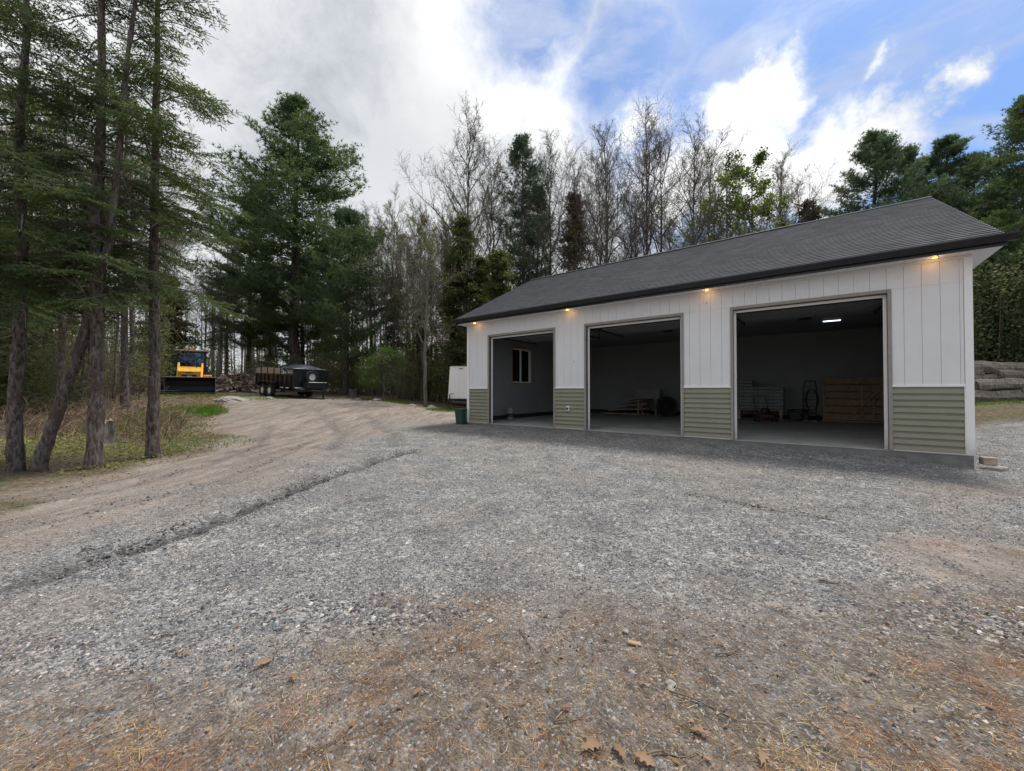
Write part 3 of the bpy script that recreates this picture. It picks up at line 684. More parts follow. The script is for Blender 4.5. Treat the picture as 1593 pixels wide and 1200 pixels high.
def bare_tree(seed, H=20, r0=.17, first=.35, spread=.55, nb=26, up=.85, buds=1100, budsize=.055, forks=0, tsub=1.):
    rng = np.random.default_rng(seed); tr = MB(); cr = MB()
    P, R = trunk_tube(tr, H, r0, rng, .05, 8, 20, 1.25, lean=(rng.normal()*.01, rng.normal()*.01), r1=.012)
    S = {0: [], 1: []}; tips = []
    def branch(p, d, L, r, lv):
        n = 6 if lv == 1 else (5 if lv == 2 else 3); st = L/n; q = p.copy(); d = d.copy()
        for i in range(n):
            d = unit(d+rng.normal(size=3)*(.13 if lv == 1 else .2)+np.array([0, 0, .07]))
            q2 = q+d*st; ra, rb = r*(1-i/n*.75), r*(1-(i+1)/n*.75)
            S[0 if lv == 1 else 1].append((q, q2, ra, rb)); 
            if lv < 4 and (i > 0 or lv > 1):
                for _ in range(2 if lv < 3 else 1):
                    if rng.random() < (.95 if lv < 3 else .8)*tsub:
                        a = rng.normal(size=3); a -= d*(a@d); a = unit(a); an = rad(rng.uniform(25, 50))
                        branch(q2, unit(d*math.cos(an)+a*math.sin(an)), L*rng.uniform(.34, .52)*(1-.25*i/n), max(rb*.66, .008), lv+1)
            q = q2
            if lv >= 3: tips.append(q)
    for i in range(nb):
        t = first+(1-first)*(i+.5)/nb*.97; z = H*t; p = pt_on(P, z); az = i*2.4+rng.normal()*.4
        f = (t-first)/(1-first); L = H*spread*(.22+.2*math.sin(math.pi*min(1, f*1.1+.15)))*(1-.55*f)*rng.uniform(.7, 1.2)
        el = up+rng.normal()*.12+.25*f
        d = np.array([math.cos(az)*math.cos(el), math.sin(az)*math.cos(el), math.sin(el)])
        branch(p, d, L*1.5, max(.016, R[0]*.34*(1-t*.6)), 1)
    for k_, mb, sd in ((0, tr, 4), (1, cr, 3)):
        a = S[k_]
        if a: segs(mb, [s[0] for s in a], [s[1] for s in a], [s[2] for s in a], [s[3] for s in a], sd)
    if buds:
        T = np.array(tips); c = T[rng.integers(0, len(T), buds)]+rng.normal(size=(buds, 3))*.07
        leaves(cr, c, rng.uniform(.5, 1.3, buds)*budsize, rng, 1)
    return tr, cr
def leafy_tree(seed, H, r0, nleaf, size, first=.3, spread=.6, up=.6, nb=18):
    tr, cr = bare_tree(seed, H, r0, first, spread, nb, up, 0, tsub=.8)
    rng = np.random.default_rng(seed+5)
    V = np.concatenate(cr.V); c = V[rng.integers(0, len(V), nleaf//10)]
    keep = rng.random(len(c)) < .6+.4*np.sin(c[:, 2]*1.7+c[:, 0]*2.1); c = c[keep]
    C = np.repeat(c, 14, 0)+rng.normal(size=(len(c)*14, 3))*.16
    leaves(cr, C, rng.uniform(.6, 1.3, len(C))*size, rng, 1); return tr, cr
def pine_tree(seed, H=18, r0=.24, R=3.4, z0=.12, tufts=5200, nl=.2, oval=.5, gap=.0, top=1., bare=True, nper=9, wid=.03):
    """white pine: whorls of long limbs turned up at the ends, carrying plates of needle tufts"""
    rng = np.random.default_rng(seed); tr = MB(); cr = MB()
    P, Rr = trunk_tube(tr, H, r0, rng, .05, 9, 18, 1.3, r1=.03)
    A = []; tc_ = []; td = []
    nw = int(H*(1-z0)/.42); tot = 0
    for w in range(nw):
        t = z0+(1-z0)*w/nw; z = t*H
        prof = (math.sin(math.pi*min(1, (t-z0)/(1-z0)*.86+.16))**.7)*(1-.35*(t-z0))*top**t
        if rng.random() < gap: continue
        for b in range(rng.integers(4, 7)):
            az = rng.uniform(0, 6.283); L = R*prof*rng.uniform(.55, 1.15); 
            if t > .93: L = min(L, R*.3)
            q = pt_on(P, z+rng.uniform(-.2, .2)); el = rng.uniform(-.05, .25)+.5*t**2
            d = np.array([math.cos(az)*math.cos(el), math.sin(az)*math.cos(el), math.sin(el)]); n = 7; st = L/n; r = max(.015, r0*.22*L/R)
            for i in range(n):
                d = unit(d+rng.normal(size=3)*.10+np.array([0, 0, -.03 if i < 3 else .13])); q2 = q+d*st
                A.append((q, q2, r*(1-i/n*.8), r*(1-(i+1)/n*.8)))
                if i >= 1:
                    for s in (-1, 1, 0):
                        side = np.array([-d[1], d[0], 0])*s; ll = max(.35, L*rng.uniform(.16, .42)*(1-.45*i/n))
                        dd = unit(side*.9+d*.6+np.array([0, 0, rng.uniform(.1, .5)])); e = q2+dd*ll
                        A.append((q2, e, .01, .005))
                        m_ = max(3, int(ll/.11))
                        for f in np.linspace(.35, 1, m_):
                            tc_.append(q2+(e-q2)*f+rng.normal(size=3)*np.array([.13, .13, .07])); td.append(dd)
                q = q2
    tc_ = np.array(tc_); td = np.array(td)
    sel = rng.permutation(len(tc_))[:tufts] if len(tc_) > tufts else np.arange(len(tc_))
    tc_, td = tc_[sel], td[sel]
    segs(tr if False else cr, [a[0] for a in A], [a[1] for a in A], [a[2] for a in A], [a[3] for a in A], 3)
    C = np.repeat(tc_, nper, 0); D = unit(np.repeat(td, nper, 0)*.5+np.array([0, 0, .35])+rng.normal(size=C.shape)*.75)
    spikes(cr, C, D, rng.uniform(.6, 1.15, len(C))*nl, wid, rng, 1)
    return tr, cr
def spruce_tree(seed, H=13, r0=.14, R=1.9, zl=2.6, zd=1.0, dens=5.0, tw=.14, nneed=12, nw=.010, nl=.034, bend=None, lat=.10, droop=.10, k=12, ztop=None, lean=(0, 0)):
    """spruce: drooping boughs with side sprays of needle covered twigs; dead bare twigs below"""
    rng = np.random.default_rng(seed); tr = MB(); cr = MB()
    P, Rr = trunk_tube(tr, H, r0, rng, .006, k, 40, 1.3, r1=.02, bend=bend, lean=lean)
    A = []; T0 = []; TD = []; TL = []
    z = zl
    while z < H-.2:
        f = (z-zl)/(H-zl); z += 1/dens*rng.uniform(.6, 1.4)*(1+.3*f)
        if z > H-.2: break
        az = rng.uniform(0, 6.283); L = R*(1-f)**.75*rng.uniform(.55, 1.15)*(1 if f > .06 else .75); q = pt_on(P, z); n = max(4, int(L/.16)); st = L/n
        el = rng.uniform(.0, .3)+.5*f; d = np.array([math.cos(az)*math.cos(el), math.sin(az)*math.cos(el), math.sin(el)]); r = .009+.014*L/R
        for i in range(n):
            g = i/n; d = unit(d+rng.normal(size=3)*.05+np.array([0, 0, -droop*(1.2 if g < .6 else -.6)])); q2 = q+d*st
            A.append((q, q2, r*(1-g*.8), r*(1-(i+1)/n*.8)))
            if g > .18:
                hv = unit(np.array([-d[1], d[0], 0]))
                for s in (-1, 1):
                    for sub in range(max(1, int(st/lat))):
                        ll = (L*(1-g)*.55+.12)*rng.uniform(.6, 1.1); ll = min(ll, .7)
                        dd = unit(hv*s*.85+d*.55+np.array([0, 0, rng.uniform(-.45, .05)])); p = q+(q2-q)*rng.random(); e = p+dd*ll
                        A.append((p, e, .0045, .002))
                        m_ = max(1, int(ll/.075)); 
                        for u in (np.arange(m_)+.5)/m_:
                            for s2 in (-1, 1):
                                h2 = unit(np.cross(dd, [0, 0, 1.])); T0.append(p+(e-p)*u); TD.append(unit(h2*s2*.8+dd*.7+np.array([0, 0, rng.uniform(-.35, .15)]))); TL.append(tw*rng.uniform(.5, 1.1)*(1.15-u*.5))
                        T0.append(e-dd*.05); TD.append(dd); TL.append(tw*.9)
            q = q2
        T0.append(q); TD.append(d); TL.append(tw*1.2)
    T0, TD, TL = np.array(T0), np.array(TD), np.array(TL)
    segs(cr, [a[0] for a in A], [a[1] for a in A], [a[2] for a in A], [a[3] for a in A], 3)
    segs(cr, T0, T0+TD*TL[:, None], np.full(len(T0), .003), np.full(len(T0), .0015), 3)
    n = nneed; u = (np.tile(np.arange(n), len(T0))+.4)/n; t0 = np.repeat(T0, n, 0); td = np.repeat(TD, n, 0); tl = np.repeat(TL, n)
    rr = rng.normal(size=t0.shape); rr -= td*(rr*td).sum(1)[:, None]; rr = unit(rr)
    spikes(cr, t0+td*(tl*u)[:, None], unit(rr*.75+td*.75), nl*rng.uniform(.7, 1.2, len(t0)), nw, rng, 1)
    # dead twigs
    B = []
    zz = zd
    while zz < zl+2.5:
        zz += rng.uniform(.04, .14); az = rng.uniform(0, 6.283); el = rng.uniform(-.3, .35); L = rng.uniform(.15, 1.25)*(.5+.5*(zz > 1.8)); q = pt_on(P, zz)
        d = np.array([math.cos(az)*math.cos(el), math.sin(az)*math.cos(el), math.sin(el)]); n_ = 4
        for i in range(n_):
            d = unit(d+rng.normal(size=3)*.13+np.array([0, 0, -.06])); q2 = q+d*L/n_; B.append((q, q2, .009*(1-i/5), .009*(1-(i+1)/5)))
            for _ in range(2):
                if rng.random() < .75:
                    dd = unit(d+rng.normal(size=3)*.7); e = q2+dd*L*rng.uniform(.15, .4); B.append((q2, e, .004, .0015))
                    e2 = e+unit(dd+rng.normal(size=3)*.6)*L*.12; B.append((e, e2, .002, .001))
            q = q2
    segs(cr, [a[0] for a in B], [a[1] for a in B], [a[2] for a in B], [a[3] for a in B], 3)
    return tr, cr
def cedar_tree(seed, H=9, r0=.12, R=1.6, z0=.08, n=9000, size=.16, power=.8):
    """hemlock / cedar: dense drooping sprays from near the ground"""
    rng = np.random.default_rng(seed); tr = MB(); cr = MB()
    P, Rr = trunk_tube(tr, H, r0, rng, .03, 7, 14, 1.25, r1=.015)
    A = []; C = []; D = []
    m = int(H*9)
    for i in range(m):
        t = z0+(1-z0)*i/m; z = t*H; az = rng.uniform(0, 6.283); L = R*(1-t)**power*rng.uniform(.5, 1.15)+.12; el = rng.uniform(-.15, .3)
        d = np.array([math.cos(az)*math.cos(el), math.sin(az)*math.cos(el), math.sin(el)]); q = pt_on(P, z); st = L/4
        for j in range(4):
            d = unit(d+rng.normal(size=3)*.1+np.array([0, 0, -.12])); q2 = q+d*st; A.append((q, q2, .014*(1-j/5), .014*(1-(j+1)/5)))
            kk = max(2, int(n/m/4))
            for _ in range(kk):
                C.append(q+(q2-q)*rng.random()+rng.normal(size=3)*np.array([1, 1, .5])*.13*(1+L*.35)); D.append(unit(d+rng.normal(size=3)*.8+np.array([0, 0, -.25])))
            q = q2
    segs(cr, [a[0] for a in A], [a[1] for a in A], [a[2] for a in A], [a[3] for a in A], 3)
    C = np.array(C); D = np.array(D); C = np.repeat(C, 3, 0); D = unit(np.repeat(D, 3, 0)+rng.normal(size=C.shape)*.45)
    spikes(cr, C, D, rng.uniform(.6, 1.2, len(C))*size, size*.34, rng, 1)
    return tr, cr
ORD = ['first', 'second', 'third', 'fourth', 'fifth', 'sixth', 'seventh', 'eighth', 'ninth', 'tenth', 'eleventh', 'twelfth', 'thirteenth', 'fourteenth', 'fifteenth', 'sixteenth', 'seventeenth']
class Proto:
    def __init__(s, name, pair, bark, mats):
        s.name = name; s.tr = pair[0].mesh(name+'_trunk', M[bark], True); s.cr = pair[1].mesh(name+'_crown', [M[k] for k in mats])
def plant(proto, px, Y, label, cat='tree', group=None, top=None, H0=None, sc_=1., rz=None, wide=1., x=None, trunk='trunk', crown='crown', name=None):
    """stand a tree at depth Y; top = height above the eye line / depth in the photo rows"""
    x = at(px, Y) if x is None else x; z = gz(x, Y)
    if top is not None: sc_ = ((608.5-top)/609.2*Y+CAMZ-z)/H0
    e = empty(name or proto.name, (x, Y, z-.03), (hash((round(px), round(Y*10))) % 628)/100 if rz is None else rz, label=label, cat=cat, group=group)
    e.scale = (sc_*wide, sc_*wide, sc_)
    link(trunk, proto.tr, e); link(crown, proto.cr, e); return e
TW = ['twigg', 'bud']
# ---- foreground spruces
def lean_bend(z): return np.interp(z, [0, .5, 1.5, 2.4, 3.2, 4.2, 9], [0, .10, .36, .62, .78, .98, 1.35])
pS1 = Proto('spruce_tree', spruce_tree(11, 12.5, .10, 2.25, 3.2, 1.0, 9.0, nw=.016, tw=.17, nneed=13, nl=.038), 'barkS', ['twig', 'spruce'])
pS2 = Proto('spruce_tree', spruce_tree(23, 12.0, .105, 2.1, 3.1, 1.0, 8.5, nw=.016, tw=.17, nneed=13, nl=.038, bend=lambda z: .02*np.sin(z*1.3)), 'barkS', ['twig', 'spruce'])
pS3 = Proto('spruce_tree', spruce_tree(31, 9.5, .085, 1.6, 3.3, 1.2, 7.0, nw=.015, tw=.17, nneed=11, nl=.038, bend=lean_bend), 'barkS', ['twig', 'spruce'])
def put(proto, px, py, label, rz, s=1., cat='spruce', dz=0):
    # stands where the photo row py meets the ground
    Y = 6.5
    for _ in range(30):
        x = at(px, Y); z = gz(x, Y); Y = Y*.5+.5*(CAMZ-z)*609.2/(py-608.5)
    return plant(proto, px, Y, label, cat, sc_=s, rz=rz)
put(pS1, 238, 712, 'tall spruce nearest the dirt drive, pale stripe of torn bark low on its trunk', 0.3, 1.0)
put(pS2, 146, 729, 'spruce with the thickest dark reddish trunk, second trunk from the drive', 2.0, 1.03)
put(pS3, 60, 733, 'leaning grey trunked spruce that tilts right beside the outermost trunk', 0.25, 1.0)
put(pS2, 28, 733, 'straight hazy spruce trunk nearest the left edge of the photo', 4.1, .9)
# limbs over the frame on the left come from spruces standing a little further out
plant(pS1, -60, 7.6, 'spruce just beyond the left edge with only its boughs reaching in', 'spruce', rz=1.2)
plant(pS2, 95, 13.5, 'spruce behind the straight hazy trunk, boughs hanging at mid height', 'spruce', rz=3.2, sc_=1.0)
plant(pS1, 195, 16, 'spruce standing between and behind the two thick foreground trunks', 'spruce', rz=5.0, sc_=1.25)
plant(pS1, 352, 33, 'spruce standing right behind the yellow loader', 'spruce', rz=.6, sc_=1.15)
# ---- white pines
pP1 = Proto('white_pine', pine_tree(41, 20, .27, 4.3, .22, 17000, nl=.24, wid=.036), 'barkP', ['twig', 'pine'])
pP2 = Proto('white_pine', pine_tree(42, 13, .24, 4.2, .20, 15000, nl=.22, wid=.034), 'barkP', ['twig', 'pine'])
pP3 = Proto('white_pine', pine_tree(43, 16, .22, 3.9, .12, 15000, nl=.22, wid=.034), 'barkP', ['twig', 'pineR'])
pP4 = Proto('white_pine', pine_tree(44, 18, .16, 2.3, .40, 5200, gap=.2), 'barkP', ['twig', 'pineR'])
plant(pP1, 461, 32, 'tallest white pine, its pointed crown rising above the black dump trailer', 'pine', top=150, H0=20, rz=.4, wide=1.3)
plant(pP2, 538, 28, 'broad white pine leaning over the front end of the dump trailer', 'pine', top=325, H0=13, rz=1.1, wide=.95)
plant(pP2, 470, 34, 'white pine filling the gap low behind the dump trailer', 'pine', top=400, H0=13, rz=3.3)
plant(pP1, 385, 36, 'white pine behind the yellow loader, boughs down to its cab', 'pine', top=300, H0=20, rz=4.4, wide=1.0)
plant(pP3, 1365, 25, 'blue green pine whose pointed top stands left of the roof peak', 'pine', top=205, H0=16, rz=.9)
plant(pP3, 1410, 27, 'narrow blue green pine tucked between the two pointed pines over the roof', 'pine', top=228, H0=16, rz=2.9, wide=.8)
plant(pP3, 1480, 24, 'wide blue green pine straight above the right end of the roof peak', 'pine', top=208, H0=16, rz=4.1, wide=1.1)
plant(pP3, 1530, 28, 'blue green pine between the wide one and the tall edge pine', 'pine', top=235, H0=16, rz=5.1)
plant(pP1, 1612, 21, 'tallest pine at the right edge of the photo, partly cut off', 'pine', top=140, H0=20, rz=.2)
plant(pP2, 1560, 19.5, 'dark low pine right of the garage roof end, above the leafy hedge', 'pine', top=330, H0=13, rz=2.2)
plant(pP4, 814, 29, 'dark thin conifer among the bare trees, crown in two clumps on twin trunks', 'pine', top=206, H0=18, rz=.5)
plant(pP4, 838, 32, 'thin conifer just right of the twin trunked dark one', 'pine', top=290, H0=18, rz=2.5)
# ---- bare hardwoods on the skyline
pB = [Proto('bare_tree', bare_tree(51, 20, .17, .33, .50, 28, .92), 'barkG', TW),
      Proto('bare_tree', bare_tree(52, 20, .15, .45, .48, 20, .95), 'barkD', TW),
      Proto('bare_tree', bare_tree(53, 18, .13, .40, .50, 18, .85, forks=1), 'barkG', TW),
      Proto('bare_tree', bare_tree(54, 20, .16, .28, .52, 24, .75), 'barkD', TW)]
pB.append(Proto('budding_tree', bare_tree(55, 18, .12, .25, .55, 24, .8, buds=7000, budsize=.10), 'barkG', TW))
HB = [20, 20, 18, 20, 18]
sky = [(722, 185, 29, 0, 'tallest bare tree left of the garage, rounded fan of grey twigs'),
       (763, 236, 31, 2, 'slim bare tree between the rounded tall one and the dark conifer'),
       (858, 222, 30, 1, 'bare tree right of the dark twin trunked conifer'),
       (893, 250, 28, 3, 'bare tree in front of the brownish conifer over the roof'),
       (932, 245, 32, 2, 'thin bare tree second right of the brownish conifer'),
       (950, 200, 28, 0, 'bare tree with wavy dark trunk at the middle of the roofline'),
       (984, 300, 30, 3, 'short slanting bare tree left of the tall dark straight trunk'),
       (1006, 184, 27, 1, 'tall bare tree with the straightest dark trunk over the roof'),
       (1030, 203, 29, 3, 'bare tree leaning right beside the tall straight dark trunk'),
       (1076, 212, 28, 0, 'bare tree just left of the bright green maples'),
       (1112, 225, 33, 2, 'faint bare tree directly behind the left bright green maple'),
       (1217, 246, 28, 0, 'bare reddish grey tree right of the green maples'),
       (1240, 275, 31, 2, 'smallest bare tree on the roofline, next to the right pines')]
for px, top, Y, k, lb in sky: plant(pB[k], px, Y, lb, 'bare tree', 'bare trees on the skyline behind the garage', top=top, H0=HB[k], rz=px*.37)
rng0 = np.random.default_rng(99)
for i in range(17):   # slender young trees filling the wood edge left of the garage
    px = 556+i*10.5+rng0.uniform(-4, 4); Y = rng0.uniform(25, 38); k = int(rng0.integers(0, 4)) if i % 2 else 4
    plant(pB[k], px, Y, '%s slender bare or budding tree counted from the broad pine towards the garage' % ORD[i], 'bare tree', 'slender bare trees left of the garage', top=rng0.uniform(305, 400), H0=HB[k], wide=.8, rz=px)
for i in range(11):
    px = 755+i*47+rng0.uniform(-9, 9); Y = rng0.uniform(31, 42); k = int(rng0.integers(0, 4)) if i % 2 else 4
    plant(pB[k], px, Y, '%s thin bare or budding background tree over the garage roof, counted from the left' % ORD[i], 'bare tree', 'thin bare trees deep behind the garage', top=rng0.uniform(270, 350), H0=HB[k], wide=.85, rz=px)
for i in range(16):
    px = -40+i*27+rng0.uniform(-9, 9); Y = rng0.uniform(15, 26) if px < 225 else rng0.uniform(30, 36); k = int(rng0.integers(0, 4)) if i % 2 else 4
    plant(pB[k], px, Y, '%s bare or budding tree from the left in the shaded wood behind the spruces' % ORD[i], 'bare tree', 'bare trees in the left wood', top=(rng0.uniform(60, 300) if px < 250 else rng0.uniform(330, 420)), H0=HB[k], wide=.75, rz=px)
# ---- leafing maples, cedars and others
pM = Proto('maple_tree', leafy_tree(61, 16, .14, 4200, .17), 'barkG', ['twigg', 'maple'])
pM2 = Proto('maple_tree', leafy_tree(62, 16, .14, 9000, .17, spread=.42), 'barkG', ['twigg', 'maple'])
plant(pM, 1125, 26, 'open bright green leafing maple, left of the denser one', 'maple', top=262, H0=16, rz=1)
plant(pM2, 1165, 26.5, 'densest bright green leafing maple over the middle of the roof', 'maple', top=255, H0=16, rz=2)
pC = Proto('cedar_tree', cedar_tree(71, 9, .12, 1.7, n=11000), 'barkD', ['twig', 'hem'])
pC2 = Proto('cedar_tree', cedar_tree(72, 11, .12, 1.9, n=10000, power=.6), 'barkD', ['twig', 'hem'])
pC3 = Proto('brown_cedar', cedar_tree(73, 11, .12, 1.6, z0=.25, n=7000, power=.6), 'barkD', ['twig', 'bronze'])
plant(pC2, 745, 26, 'dense olive cedar right behind the left end of the garage roof', 'cedar', top=400, H0=11, rz=1, wide=1.5)
plant(pC, 704, 27, 'dark cedar left of the dense olive one behind the garage', 'cedar', top=395, H0=9, rz=2.2, wide=1.1)
plant(pC2, 722, 26, 'tall dark cedar at the foot of the tallest bare tree', 'cedar', top=335, H0=11, rz=3, wide=1.1)
plant(pC, 775, 24, 'olive cedar peeping over the left slope of the roof', 'cedar', top=392, H0=9, rz=4, wide=1.4)
plant(pC3, 893, 28, 'brownish conifer standing in front of bare trees over the roof', 'conifer', top=300, H0=11, rz=1)
plant(pC3, 1255, 27, 'bronze green conifer at the roofline left of the right pines', 'conifer', top=312, H0=11, rz=2, wide=1.2)
plant(pC3, 1215, 29, 'low bronze conifer beside the smallest bare tree on the roofline', 'conifer', top=345, H0=11, rz=3, wide=1.2)
plant(pC, 655, 27, 'small dark cedar at the foot of slender trees left of the garage', 'cedar', top=470, H0=9, rz=5, wide=1.2)
plant(pC2, 612, 33, 'cedar deep in the wood right of the broad leaning pine', 'cedar', top=430, H0=11, rz=.4, wide=1.2)
CP = [(20, 17, 330), (75, 21, 340), (268, 31, 430), (420, 35, 450), (508, 36, 460), (-25, 13, 330), (240, 33, 420)]
SR = {i: r for r, i in enumerate(sorted(range(len(CP)), key=lambda k: CP[k][0]))}
for i, (px, Y, top) in enumerate(CP):
    plant(pC2 if i % 2 else pC, px, Y, 'dark cedar in the left wood, %s from the left edge' % ORD[SR[i]], 'cedar', 'dark cedars in the left wood', top=top, H0=11 if i % 2 else 9, rz=i*1.3, wide=1.35)
# ---- undergrowth: shoots and leaves nobody could count
def undergrowth():
    rng = np.random.default_rng(5); mb = MB()
    areas = [(-34, -13, 15, 34, 1500, 3.2, 9), (-15, -1.5, 24.6, 36, 1700, 3.6, 10), (-1, 26, 24, 34, 700, 5.0, 9), (-14, -2, 26, 34, 420, 7.5, 18), (-30, -17.5, 17, 26, 260, 6, 18), (-26, -8.6, 10, 17, 800, 2.4, 12), (16, 30, 17.5, 24, 260, 3, 14)]
    for (x0, x1, y0, y1, n, hm, nl) in areas:
        x = rng.uniform(x0, x1, n); y = rng.uniform(y0, y1, n); keep = ((x < xb(y)-1.0) | (y > 25) | (x > 14)) & ~((np.abs(x/y+.80) < .085) & (y < 27.5)) & ~((x > -17) & (x < -8.2) & (y < 27.8)); x, y = x[keep], y[keep]; n = len(x)
        z = height(x, y); h = rng.uniform(.35, 1, n)*hm; dx = rng.normal(size=(n, 2))*.16*h[:, None]
        P0 = np.stack([x, y, z-.05], 1); P1 = P0+np.stack([dx[:, 0]*.4, dx[:, 1]*.4, h*.5], 1); P2 = P1+np.stack([dx[:, 0]*.8, dx[:, 1]*.8, h*.5], 1)
        segs(mb, P0, P1, np.full(n, .014), np.full(n, .010), 3, 0); segs(mb, P1, P2, np.full(n, .010), np.full(n, .004), 3, 0)
        # side twigs with leaves
        m = nl; i = np.repeat(np.arange(n), m); t = rng.uniform(.2, 1, len(i)); b = np.where((t < .5)[:, None], P0[i]+(P1-P0)[i]*(t*2)[:, None], P1[i]+(P2-P1)[i]*((t-.5)*2)[:, None])
        d = unit(rng.normal(size=b.shape)*np.array([1, 1, .5])+np.array([0, 0, .5])); L = rng.uniform(.2, .8, len(i))*(h[i]/hm); e = b+d*L[:, None]
        segs(mb, b, e, np.full(len(i), .005), np.full(len(i), .002), 3, 0)
        j = np.repeat(np.arange(len(i)), 7); c = b[j]+(e-b)[j]*rng.uniform(.3, 1.1, len(j))[:, None]+rng.normal(size=(len(j), 3))*.10
        on = vn(c[:, 0], c[:, 1], .35, 40)+.3*rng.random(len(c)) > .48; c = c[on]
        leaves(mb, c, rng.uniform(.045, .10, len(c))*np.interp(c[:, 1], [10, 18], [.6, 1]), rng, 1)
    o = mb.build('undergrowth', [M['twig'], M['under']], recalc=False); tag(o, 'tangled brush and budding shoots filling the wood edge', 'undergrowth', kind='stuff')
undergrowth()
def distant_wood():
    rng = np.random.default_rng(6); mb = MB(); n = 520
    x = rng.uniform(-75, 60, n); y = rng.uniform(38, 62, n); z = height(x, y); h = rng.uniform(8, 15, n)
    P0 = np.stack([x, y, z-.2], 1); P1 = P0+np.stack([rng.normal(size=n)*.5, rng.normal(size=n)*.5, h], 1)
    segs(mb, P0, P1, rng.uniform(.08, .17, n), np.full(n, .02), 5, 0)
    m = 26; i = np.repeat(np.arange(n), m); t = rng.uniform(.25, 1, len(i)); b = P0[i]+(P1-P0)[i]*t[:, None]
    d = unit(rng.normal(size=b.shape)*np.array([1, 1, .3])+np.array([0, 0, .75])); L = rng.uniform(.8, 2.6, len(i))*(1.2-t); e = b+d*L[:, None]
    segs(mb, b, e, np.full(len(i), .022), np.full(len(i), .006), 3, 0)
    j = np.repeat(np.arange(len(i)), 3); p = b[j]+(e-b)[j]*rng.uniform(.3, .95, len(j))[:, None]; e2 = p+unit(rng.normal(size=p.shape)+np.array([0, 0, .5]))*rng.uniform(.4, 1.0, len(j))[:, None]
    segs(mb, p, e2, np.full(len(j), .010), np.full(len(j), .004), 3, 0)
    # dark evergreen clumps low in the wood
    n2 = 70; x = rng.uniform(-75, 60, n2); y = rng.uniform(36, 60, n2); z = height(x, y); H = rng.uniform(3, 7.5, n2)
    k = 420; i = np.repeat(np.arange(n2), k); t = rng.random(len(i))**1.3; a = rng.uniform(0, 6.283, len(i)); r = (1-t)*H[i]*.26*rng.uniform(.3, 1.1, len(i))+.1
    c = np.stack([x[i]+np.cos(a)*r, y[i]+np.sin(a)*r, z[i]+.2+t*H[i]], 1); dd = unit(np.stack([np.cos(a), np.sin(a), rng.uniform(-.8, .2, len(i))], 1)+rng.normal(size=c.shape)*.4)
    spikes(mb, c, dd, rng.uniform(.25, .6, len(c)), .16, rng, 1)
    o = mb.build('distant_wood', [M['twig'], M['hem']], recalc=False); tag(o, 'far off mass of bare stems and dark evergreens', 'woods', kind='stuff')
distant_wood()
# ------------------------------------------------------------------ backhoe loader (local: x to its left side as seen from the front, -y forwards)
def wheel(parent, c, r, w, ax='x', rimr=.55, name='wheel', side=-1, Mx=None):
    wh = MB(); wh.lathe([(r*rimr, -w/2), (r*.93, -w/2), (r, -w*.32), (r, w*.32), (r*.93, w/2), (r*rimr, w/2), (r*rimr, -w/2)], c, ax, 32, caps=False)
    for k in range(22):
        a = k*2*math.pi/22
        if ax == 'x': Mt = Matrix.Translation(Vector(c)) @ Matrix.Rotation(a, 4, 'X')
        else: Mt = Matrix.Translation(Vector(c)) @ Matrix.Rotation(a, 4, 'Y') @ Matrix.Rotation(rad(90), 4, 'Z')
        wh.box(-w*.42, w*.42, -.022*r*2, .022*r*2, r*.98, r*1.02, M=Mt)
    t = wh.build('wheel', M['rubber'], parent, smooth=False)
    m = MB(); s = side; pr = [(r*rimr*.98, w*.4*s), (r*rimr*.9, w*.36*s), (r*rimr*.75, w*.15*s), (r*.25, w*.12*s), (r*.22, w*.34*s), (r*.1, w*.38*s)]
    m.lathe(pr, c, ax, 28)
    for k in range(6):
        a = k*math.pi/3; rr_ = r*.34
        cc = (c[0]+w*.16*s, c[1]+rr_*math.cos(a), c[2]+rr_*math.sin(a)) if ax == 'x' else (c[0]+rr_*math.cos(a), c[1]+w*.16*s, c[2]+rr_*math.sin(a))
        m.lathe([(.03*r*2, -.02), (.03*r*2, .02)], cc, ax, 8, mi=1)
    m.build('rim', [M['rim'], M['dsteel']], t, smooth=False); return t
def settle(o, y0, y1):
    # stand a long machine on the sloping ground: pitch it between its front and rear contact points
    a = o.rotation_euler.z; f = lambda yl: (o.location.x-math.sin(a)*yl, o.location.y+math.cos(a)*yl)
    z0, z1 = gz(*f(y0)), gz(*f(y1)); o.rotation_euler.x = math.atan((z1-z0)/(y1-y0)); o.location.z = z0+(z1-z0)*(-y0)/(y1-y0)-.015
